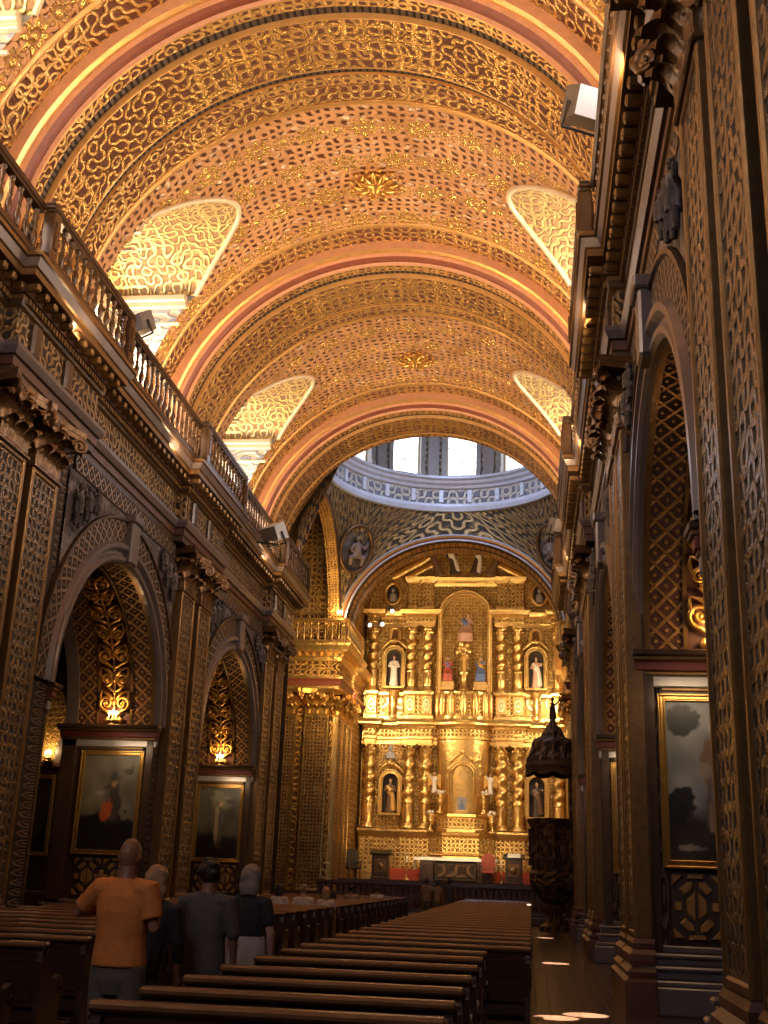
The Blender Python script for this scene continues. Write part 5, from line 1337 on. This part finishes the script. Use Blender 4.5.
# ---------------- floodlights on the cornice, hanging candle on the tribune
def floodlight(x, y, z, rz, tilt, label, sc=1.0, arm=False):
    e = empty('floodlight', (x, y, z), rz); tag(e, label, 'floodlight', 'grey box floodlights on the cornice'); e.rotation_euler = (tilt, 0, rz); e.scale = (sc,) * 3
    mb = MB(); mb.prism([(-.2, -.2), (.22, -.25), (.22, .25), (-.2, .2)], lambda p, q, d: (d, p, q), -.3, .3); mb.build('housing', ['lampbox'], e)
    mb = MB(); mb.face([(-.27, .222, -.21), (.27, .222, -.21), (.27, .222, .21), (-.27, .222, .21)]); mb.build('glass', ['lampglass'], e)
    mb = MB(); mb.tube([(-.33, 0, 0), (-.35, 0, -.35), (.35, 0, -.35), (.33, 0, 0)], .025, 6)
    if arm: mb.tube([(0, 0, -.35), (-.3, -.45, -.1)], .03, 6)
    mb.build('bracket', ['iron'], e)
floodlight(4.71, 15.3, 13.28, .5, .45, 'grey box floodlight on the right cornice close to the camera, glass turned up', 1.15)
floodlight(4.75, 37.5, 13.24, .6, .3, 'small grey box floodlight on the right cornice near the dome')
floodlight(-4.12, 33.0, 11.65, -.6, .5, 'grey box floodlight hung in front of the left cornice near the dome', 1.1, True)
floodlight(-4.88, 22.0, 13.22, -.6, .5, 'pale box floodlight below the left clerestory window of the nearest bay', .9)
def spotlight(x, y, z, tgt, label):
    e = empty('spotlight', (x, y, z)); tag(e, label, 'spotlight', 'small bright spotlights beside the altarpiece')
    d = (Vector(tgt) - Vector((x, y, z))).normalized()
    mb = MB(); mb.tube([-d * .25, d * .12], .13, 12); mb.tube([(0, 0, 0), (-.35, .0, -.1)], .03, 6); mb.build('housing', ['lampbox'], e)
    mb = MB(); mb.ball(tuple(d * .14), .085, 10); mb.build('bulb', ['spot_bulb'], e)
M['spot_bulb'] = plain('spotlight_bulb', (1, .95, .9), 0, .4, 0, emit=(1, .93, .82), es=14.0)
for x, z, nm in ((-4.5, 14.0, 'outermost'), (-3.85, 14.05, 'middle'), (-3.35, 14.75, 'topmost')):
    spotlight(x, 57.0, z, (AX, 50, 9), '%s of three small bright spotlights high beside the upper left columns of the altarpiece' % nm)
candle_lamp(-4.95, 50.7, 12.9, 'lit candles on the gilded tribune balustrade beside the altar arch', 60)
# ================================================================= PEWS
def pew_parts(L, nm):
    out = {}
    mb = MB(); mb.prism([(-.03, .40), (.01, .40), (-.05, .93), (-.09, .93)], lambda p, q, d: (d, p, q), .04, L - .04)
    mb.prism([(-.045, .45), (-.03, .45), (-.045, .60), (-.06, .60)], lambda p, q, d: (d, p, q), .1, L - .1); out['backrest'] = mb.mesh(nm + '_backrest', ['pew'])
    mb = MB(); mb.bev(-.02, L + .02, -.13, -.01, .91, .965, .018); out['top_rail'] = mb.mesh(nm + '_top_rail', ['pew_top'])
    mb = MB(); mb.bev(.02, L - .02, 0, .42, .40, .445, .012); mb.bev(.05, L - .05, .02, .05, .25, .40, .01); out['seat'] = mb.mesh(nm + '_seat', ['pew'])
    mb = MB(); mb.bev(.02, L - .02, -.46, -.26, .17, .21, .01); mb.bev(.3, .36, -.44, -.28, 0, .17, .01); mb.bev(L - .36, L - .3, -.44, -.28, 0, .17, .01); out['kneeler'] = mb.mesh(nm + '_kneeler', ['pew'])
    mb = MB(); mb.bev(.02, L - .02, -.02, .02, .08, .2, .01); out['stretcher'] = mb.mesh(nm + '_stretcher', ['pew'])
    poly = [(-.12, 0), (.44, 0), (.44, .08), (.38, .14), (.40, .40), (.46, .52), (.44, .62), (.36, .66), (.22, .62), (.10, .66), (.02, .74), (-.02, .84), (-.03, .905), (-.08, .905), (-.11, .88), (-.12, .80), (-.08, .45), (-.10, .12)]
    mb = MB(); mb.prism(poly, lambda p, q, d: (d, p, q), 0, .06); mb.tube([(.03, .40, .57), (.03, .42, .57)], .0001, 4); 
    for sx in (-.005, .065): mb.tube([(sx, .36, .57), (sx, .40, .53), (sx, .36, .50), (sx, .33, .54), (sx, .36, .56)], .014, 6); mb.tube([(sx, -.07, .93), (sx, -.03, .9), (sx, -.07, .86), (sx, -.1, .9)], .014, 6)
    out['end_panel'] = mb.mesh(nm + '_end_panel', ['pew']); return out
def pew(me, L, x, y, label, group):
    e = empty('pew', (x, y, 0)); tag(e, label, 'pew', group)
    for k in ('backrest', 'top_rail', 'seat', 'kneeler', 'stretcher'): link(k, me[k], e)
    link('end_panel', me['end_panel'], e); link('end_panel', me['end_panel'], e, (L - .06, 0, 0))
YR = [6.45, 7.3, 8.2, 9.2, 10.3, 11.4, 12.35]
LS, LR, LL = 1.88, 2.32, 4.1
MES, MER, MEL = pew_parts(LS, 'short'), pew_parts(LR, 'long'), pew_parts(LL, 'left')
for i, y in enumerate(YR): pew(MES, LS, 1.41, y, 'narrower dark pew at the near end of the pulpit-side block, %s row from the camera' % ORD[i], 'near pews of the pulpit-side block')
YRF = [13.5 + 1.07 * i for i in range(29)]
for i, y in enumerate(YRF): pew(MER, LR, 1.41, y, 'wider dark pew of the pulpit-side block, %s wide row from the camera' % ORD[i], 'wider pews of the pulpit-side block')
YL = [9.7 + 1.07 * i for i in range(32)]
for i, y in enumerate(YL): pew(MEL, LL, -4.78, y, 'dark pew across the central passage from the pulpit side, %s row from the camera' % ORD[i], 'pews across the central passage')

# ================================================================= PEOPLE
for nm, c, r in (('skin_brown', (.27, .11, .055), .5), ('skin_fair', (.50, .26, .16), .5), ('orange_shirt', (.62, .19, .035), .85), ('khaki', (.115, .09, .06), .85), ('grey_knit', (.085, .072, .06), .9),
                 ('dark_knit', (.022, .016, .016), .9), ('white_skirt', (.52, .44, .38), .85), ('grey_hair', (.26, .19, .13), .7), ('dark_hair', (.035, .02, .014), .6), ('fair_hair', (.36, .2, .09), .7), ('pale_shirt', (.55, .46, .40), .85), ('tan_shirt', (.33, .22, .13), .85), ('leather', (.04, .022, .014), .5), ('eye', (.5, .45, .4), .3)):
    M[nm] = plain(nm, c, 0, r, .3, 14.0, .004 if r > .8 else 0)
def person(label, x, y, z, h, rz, skin, top, bottom, hair, pose='stand', arms=None, head=(0, 0), bald=False, skirt=False, sleeves=.55, shoes='leather', fem=False, vox=.011, group=None, bottom_len=.10, hairlong=False, hem=.06):
    """local axes: x right, y the way the body faces, z up; built for 1.8 m then scaled"""
    e = empty('person', (x, y, z), rz); tag(e, label, 'person', group); e.scale = (h / 1.8,) * 3
    V = Vector; sw = .185 if not fem else .16; drop = 0.0
    hipz = .93
    if pose == 'sit': hipz = .57
    if pose == 'kneel': hipz = .56
    d = hipz - .93
    hipc = V((0, 0, hipz)); shz = 1.46 + d; hc = V((head[0] * .03, .02 + head[1] * -.03, 1.672 + d))
    legs = []
    for sg in (-1, 1):
        if pose == 'stand': legs.append([V((sg * .095, 0, hipz)), V((sg * .105, .02, .50)), V((sg * .11, -.015, .09))])
        elif pose == 'sit': legs.append([V((sg * .10, .0, hipz)), V((sg * .11, .40, .54)), V((sg * .11, .38, .09))])
        else: legs.append([V((sg * .10, 0, hipz)), V((sg * .11, .06, .10)), V((sg * .11, -.38, .08))])
    if arms is None: arms = [[V((-sw - .07, -.01, 1.18 + d)), V((-sw - .06, .07, .93 + d)), (0, .1, -1)], [V((sw + .07, -.01, 1.18 + d)), V((sw + .06, .07, .93 + d)), (0, .1, -1)]]
    else: arms = [[V(a[0]) + V((0, 0, d)), V(a[1]) + V((0, 0, d)), a[2]] for a in arms]
    mb = MB()
    mb.tube([V((0, 0, hipz - .06)), V((0, 0, hipz + .02)), V((0, 0, hipz + .16)), V((0, 0, hipz + .34)), V((0, -.005, shz - .05)), V((0, -.01, shz + .03))], [(.12, .1), (.165, .115), (.14, .10), (.165, .115), (sw - .02, .10), (.07, .065)], 16)
    mb.tube([V((0, -.012, shz - .03)), V((0, 0, shz + .07)), hc + V((0, -.01, -.07))], [.085, .066, .066], 12)
    mb.ball(hc, (.076, .096, .118), 18); mb.ball(hc + V((0, .035, -.075)), (.052, .058, .05), 12)
    mb.tube([hc + V((0, .09, .02)), hc + V((0, .118, -.025)), hc + V((0, .095, -.035))], [.010, .017, .012], 8)     # nose
    mb.tube([hc + V((-.024, .088, -.064)), hc + V((0, .097, -.062)), hc + V((.024, .088, -.064))], .008, 6)          # mouth
    for sg in (-1, 1):
        mb.ball(hc + V((sg * .078, -.005, -.012)), (.014, .024, .034), 8)
        mb.tube([hc + V((sg * .015, .094, .028)), hc + V((sg * .05, .08, .03))], .009, 6)
    for lg in legs:
        mb.tube([lg[0], lg[0].lerp(lg[1], .45), lg[1], lg[1].lerp(lg[2], .3), lg[2]], [.088, .078, .056, .058, .038], 12)
        f = V((0, 1, 0)) if pose != 'kneel' else V((0, -.4, -.6))
        mb.tube([lg[2] + V((0, -.04, -.05)), lg[2] + V((0, .04, -.055)), lg[2] + V((0, .15, -.07)) if pose != 'kneel' else lg[2] + V((0, -.14, -.03))], [(.036, .036), (.04, .034), (.034, .02)], 10)
    for sg, (el, wr, hd) in zip((-1, 1), arms):
        sh = V((sg * sw, -.01, shz - .02)); mb.tube([V((sg * .09, -.01, shz - .01)), sh, sh.lerp(el, .5), el, el.lerp(wr, .3), wr], [.06, .058, .047, .038, .041, .027], 12)
        hd = V(hd).normalized(); sd_ = hd.cross(V((0, 1, 0)));  sd_ = sd_.normalized() if sd_.length > .1 else V((1, 0, 0)); nr = hd.cross(sd_)
        mb.tube([wr, wr + hd * .04, wr + hd * .09], [(.024, .02), (.038, .018), (.04, .016)], 10); kn = wr + hd * .09
        for k, ln in enumerate((.068, .078, .072, .056)):
            b = kn + nr * ((k - 1.5) * .021); mb.tube([b - hd * .02, b + hd * ln * .5, b + hd * ln * .8 + sd_ * (-sg) * .016, b + hd * ln + sd_ * (-sg) * .03], [.0095, .009, .0085, .007], 6)
        b = wr + hd * .035 - nr * .03; mb.tube([b, b - nr * .025 + hd * .03, b - nr * .03 + hd * .06 + sd_ * (-sg) * .01], [.013, .011, .009], 6)
    o = mb.build('body', [skin], e); remesh(o, vox * .8, 1)
    mb = MB()
    for sg in (-1, 1): mb.ball(hc + V((sg * .032, .083, .012)), (.012, .010, .009), 8)
    mb.build('eyes', ['eye'], e)
    # shirt
    mb = MB(); zb = hipz - (hem if not skirt else -.10)
    mb.tube([V((0, 0, zb)), V((0, 0, hipz + .04)), V((0, 0, hipz + .2)), V((0, -.005, hipz + .38)), V((0, -.01, shz - .05)), V((0, -.012, shz + .025)), V((0, -.008, shz + .055))], [(.195, .145), (.195, .145), (.18, .138), (.195, .142), (sw + .012, .122), (.105, .085), (.068, .065)] if not fem else [(.165, .13), (.165, .128), (.145, .12), (.17, .132), (sw + .008, .115), (.095, .08), (.065, .062)], 18)
    for sg, (el, wr, hd) in zip((-1, 1), arms):
        sh = V((sg * sw, -.01, shz - .02))
        pts = [V((sg * .08, -.01, shz - .015)), sh]; rr = [.085, .084]
        if sleeves <= 1: pts += [sh.lerp(el, sleeves * .6), sh.lerp(el, sleeves)]; rr += [.072, .07]
        else: pts += [el, el.lerp(wr, sleeves - 1)]; rr += [.056, .045]
        mb.tube(pts, rr, 12)
    # folds
    for k in range(5):
        a = -PI / 2 + (k - 2) * .45; mb.tube([V((.17 * cos(a), .125 * sin(a), zb + .02)), V((.165 * cos(a + .15), .125 * sin(a + .15), hipz + .18)), V((.17 * cos(a + .25), .12 * sin(a + .25), hipz + .3))], [.018, .014, .006], 6)
    o = mb.build('shirt', [top], e); remesh(o, vox, 2)
    mb = MB()
    if skirt:
        n = 28; P = []
        for i, (zz, rx, ry) in enumerate(((hipz + .22, .172, .135), (hipz + .12, .185, .145), (hipz - .05, .20, .158), (hipz - .25, .205, .17), (hipz - .52, .22, .185))):
            P.append([(rx * cos(2 * PI * j / n) * (1 + .04 * sin(7 * 2 * PI * j / n) * i / 3), ry * sin(2 * PI * j / n) * (1 + .04 * sin(7 * 2 * PI * j / n) * i / 3), zz) for j in range(n)])
        mb.grid(P, None, 0, True, cv=True); mb.build('skirt', [bottom], e)
    else:
        mb.tube([V((0, 0, hipz - .16 if pose == 'stand' else hipz - .1)), V((0, 0, hipz - .06)), V((0, 0, hipz + .08))], [(.15, .10), (.178, .13), (.17, .125)], 16)
        for lg in legs: mb.tube([lg[0] + V((0, 0, .03)), lg[0].lerp(lg[1], .5), lg[1], lg[1].lerp(lg[2], .4), lg[1].lerp(lg[2], 1 - bottom_len)], [.105, .098, .08, .08, .075], 12)
        o = mb.build('trousers', [bottom], e); remesh(o, vox, 2)
    for sg, lg in zip((-1, 1), legs):
        mb = MB(); q = lg[2]
        if pose == 'kneel': mb.tube([q + V((0, .0, -.02)), q + V((0, -.1, -.02)), q + V((0, -.18, -.0))], [.048, .05, .04], 10)
        else: mb.tube([q + V((0, -.06, -.045)), q + V((0, .05, -.045)), q + V((0, .17, -.06))], [(.045, .044), (.05, .042), (.042, .028)], 10)
        mb.build('shoe', [shoes], e)
    if not bald:
        mb = MB(); mb.ball(hc + V((0, -.024, .024)), (.093, .100, .118) if not hairlong else (.108, .112, .125), 16)
        if hairlong: mb.tube([hc + V((0, -.05, .02)), hc + V((0, -.075, -.08)), hc + V((0, -.08, -.15))], [(.10, .075), (.105, .065), (.085, .045)], 12)
        rr = random.Random(3)
        for _ in range(40):
            a, b = rr.uniform(0, 2 * PI), rr.uniform(-.2, 1.3); mb.ball(hc + V((.098 * cos(a) * cos(b), -.03 + .1 * sin(a) * cos(b) - (.02 if sin(a) > 0 else 0), .02 + .11 * sin(b))), .022, 6)
        o = mb.build('hair', [hair], e); remesh(o, .012, 1)
    if head[0] or head[1]: pass
    return e
MAN = [[(-.36, .02, 1.28), (-.14, .27, 1.33), (.7, .5, .3)], [(.25, -.03, 1.20), (.12, .26, 1.28), (-.6, .5, .4)]]
person('bald person in an orange t-shirt seen from behind, elbows raised', .86, 8.3, 0, 1.86, -.12, 'skin_brown', 'orange_shirt', 'khaki', None, arms=MAN, bald=True, sleeves=.75, hem=-.02, vox=.009, bottom_len=.08)
person('short fair-haired person in dark clothes half hidden behind the one in orange', .78, 9.25, 0, 1.66, .1, 'skin_fair', 'dark_knit', 'khaki', 'fair_hair', fem=True, sleeves=1.6, vox=.011, hairlong=True)
person('dark-haired person in a dark grey sweater seen from behind, arms hanging down', 1.07, 9.75, 0, 1.74, -.05, 'skin_brown', 'grey_knit', 'khaki', 'dark_hair', sleeves=1.1, vox=.010)
person('grey-haired person in a dark top and long white skirt seen from behind', 1.17, 10.85, 0, 1.70, -.1, 'skin_fair', 'dark_knit', 'white_skirt', 'grey_hair', fem=True, skirt=True, sleeves=.7, vox=.010, hairlong=True)
def in_pew(k, off=.2): return YL[k] + off
yk = in_pew(16)
person('dark-haired person in a pale shirt sitting in the far pews next to a grey-haired one', -1.98, yk, 0, 1.75, -.2, 'skin_brown', 'pale_shirt', 'khaki', 'dark_hair', 'sit', fem=True, vox=.015, hairlong=True)
person('grey-haired person in a white shirt sitting in the far pews beside a dark-haired one', -1.42, yk, 0, 1.76, .15, 'skin_fair', 'pale_shirt', 'khaki', 'grey_hair', 'sit', vox=.015)
person('fair-haired person in a pale top sitting at the passage end of a far pew', -.9, yk, 0, 1.7, .0, 'skin_fair', 'pale_shirt', 'khaki', 'fair_hair', 'sit', fem=True, vox=.015, hairlong=True)
y2 = in_pew(24)
person('dark-haired person in a dull shirt sitting in the distant pews, farthest from the passage', -2.3, y2, 0, 1.7, 0, 'skin_brown', 'dark_knit', 'khaki', 'dark_hair', 'sit', vox=.018)
person('dark-haired person in a tan shirt sitting in the distant pews', -1.6, y2, 0, 1.72, 0, 'skin_brown', 'tan_shirt', 'khaki', 'dark_hair', 'sit', vox=.018)
person('dark-haired person in a pale shirt sitting alone in the distant pews near the passage', -1.1, in_pew(26), 0, 1.7, 0, 'skin_brown', 'pale_shirt', 'khaki', 'dark_hair', 'sit', vox=.018)
person('visitor in a tan shirt standing at the communion rail, the one farthest from the pulpit', -.28, 46.3, 0, 1.62, .1, 'skin_brown', 'tan_shirt', 'khaki', 'dark_hair', vox=.018)
person('visitor in a tan shirt standing in the middle of the three at the communion rail', .12, 46.5, 0, 1.55, 0, 'skin_brown', 'tan_shirt', 'khaki', 'dark_hair', vox=.018, fem=True)
person('visitor in a grey shirt standing at the communion rail, the one nearest the pulpit', .62, 46.2, 0, 1.66, -.1, 'skin_brown', 'grey_knit', 'khaki', 'dark_hair', vox=.018)

# ================================================================= LIGHT
WARM = (1.0, .66, .34)
for i in range(5):                        # lamps lying on the cornice, lighting the vault
    y = [1.8, 12.0, 18.4, 25.0, 35.0][i]
    for s in (-1, 1): area('vault_uplight', (s * 5.45, y, 12.1), (-s * 2.0, y + 1.5, 18.0), .4, 5.0, [350, 570, 280, 560, 450][i], WARM)
for i in range(4):                        # daylight entering the clerestory lunettes
    yc = (RIBS[i] + RW + RIBS[i + 1]) / 2
    for s in (-1, 1): area('window_daylight', (s * 6.85, yc, 13.9), (s * 3.0, yc + .2, 13.6), 2.2, 2.4, 125 if s < 0 else 260, (.93, .95, 1.0))
area('drum_daylight', (DX, DY - 2.5, 22.4), (DX, DY + 4, 17), 3.5, 2.5, 260, (.62, .72, 1.0))
area('drum_skylight', (DX, DY, 19.8), (DX, DY, 10), 7, 7, 150, (.66, .75, 1.0))
for x in (-4.4, 4.9):                     # altarpiece spotlights behind the arch
    area('altar_light', (x, 54.4, 10.4), (AX + (x > 0) * 1 - (x < 0) * 1, 60.5, 9.6), 1.0, 1.0, 270, (1.0, .80, .50)); area('parapet_light', (x * 1.02, 58.0, 10.3), (AX, 60.3, 10.6), .3, .8, 70, (1, .8, .5))
area('altar_low_light', (AX, 54.0, 3.2), (AX, 60, 7.0), 5.0, .6, 180, (1.0, .70, .36))
area('altar_top_light', (AX, 53.2, 14.8), (AX, 60, 16.5), 6.0, .5, 85, (1.0, .74, .42))
area('cool_fill_light', (-1.0, -5.5, 12.5), (0, 14, 5.0), 5.0, 4.0, 540, (.78, .82, 1.0))  # added cool fill behind the camera for bluish sheen on the walls
area('nave_glow', (0, 22, 11.4), (0, 22, 0), 4.0, 26.0, 50, (1.0, .62, .34))
area('crossing_glow', (DX - 4.0, 46.5, 10.0), (-7, 51.2, 12.5), 2.0, 2.0, 330, (1.0, .66, .3))
# sun through high windows onto the side passage
for (x, y, sx) in ((4.05, 16.0, .5), (4.45, 16.5, .42), (4.25, 26.4, .45), (4.15, 38.0, .4)):
    spot('sun_patch', (.4, y + 1.0, 13.4), (x, y, 0), 300000, (1, .95, .86), math.radians(2.4), .15, .02)
w = bpy.data.worlds.new('world'); SC.world = w; w.use_nodes = True
w.node_tree.nodes['Background'].inputs[0].default_value = (.5, .42, .4, 1); w.node_tree.nodes['Background'].inputs[1].default_value = .02
SC.view_settings.view_transform = 'Standard'; SC.view_settings.look = 'None'; SC.view_settings.exposure = 0.0
SC.cycles.use_denoising = True
SC.cycles.max_bounces = 6; SC.cycles.diffuse_bounces = 3; SC.cycles.glossy_bounces = 3; SC.cycles.sample_clamp_indirect = 4.0
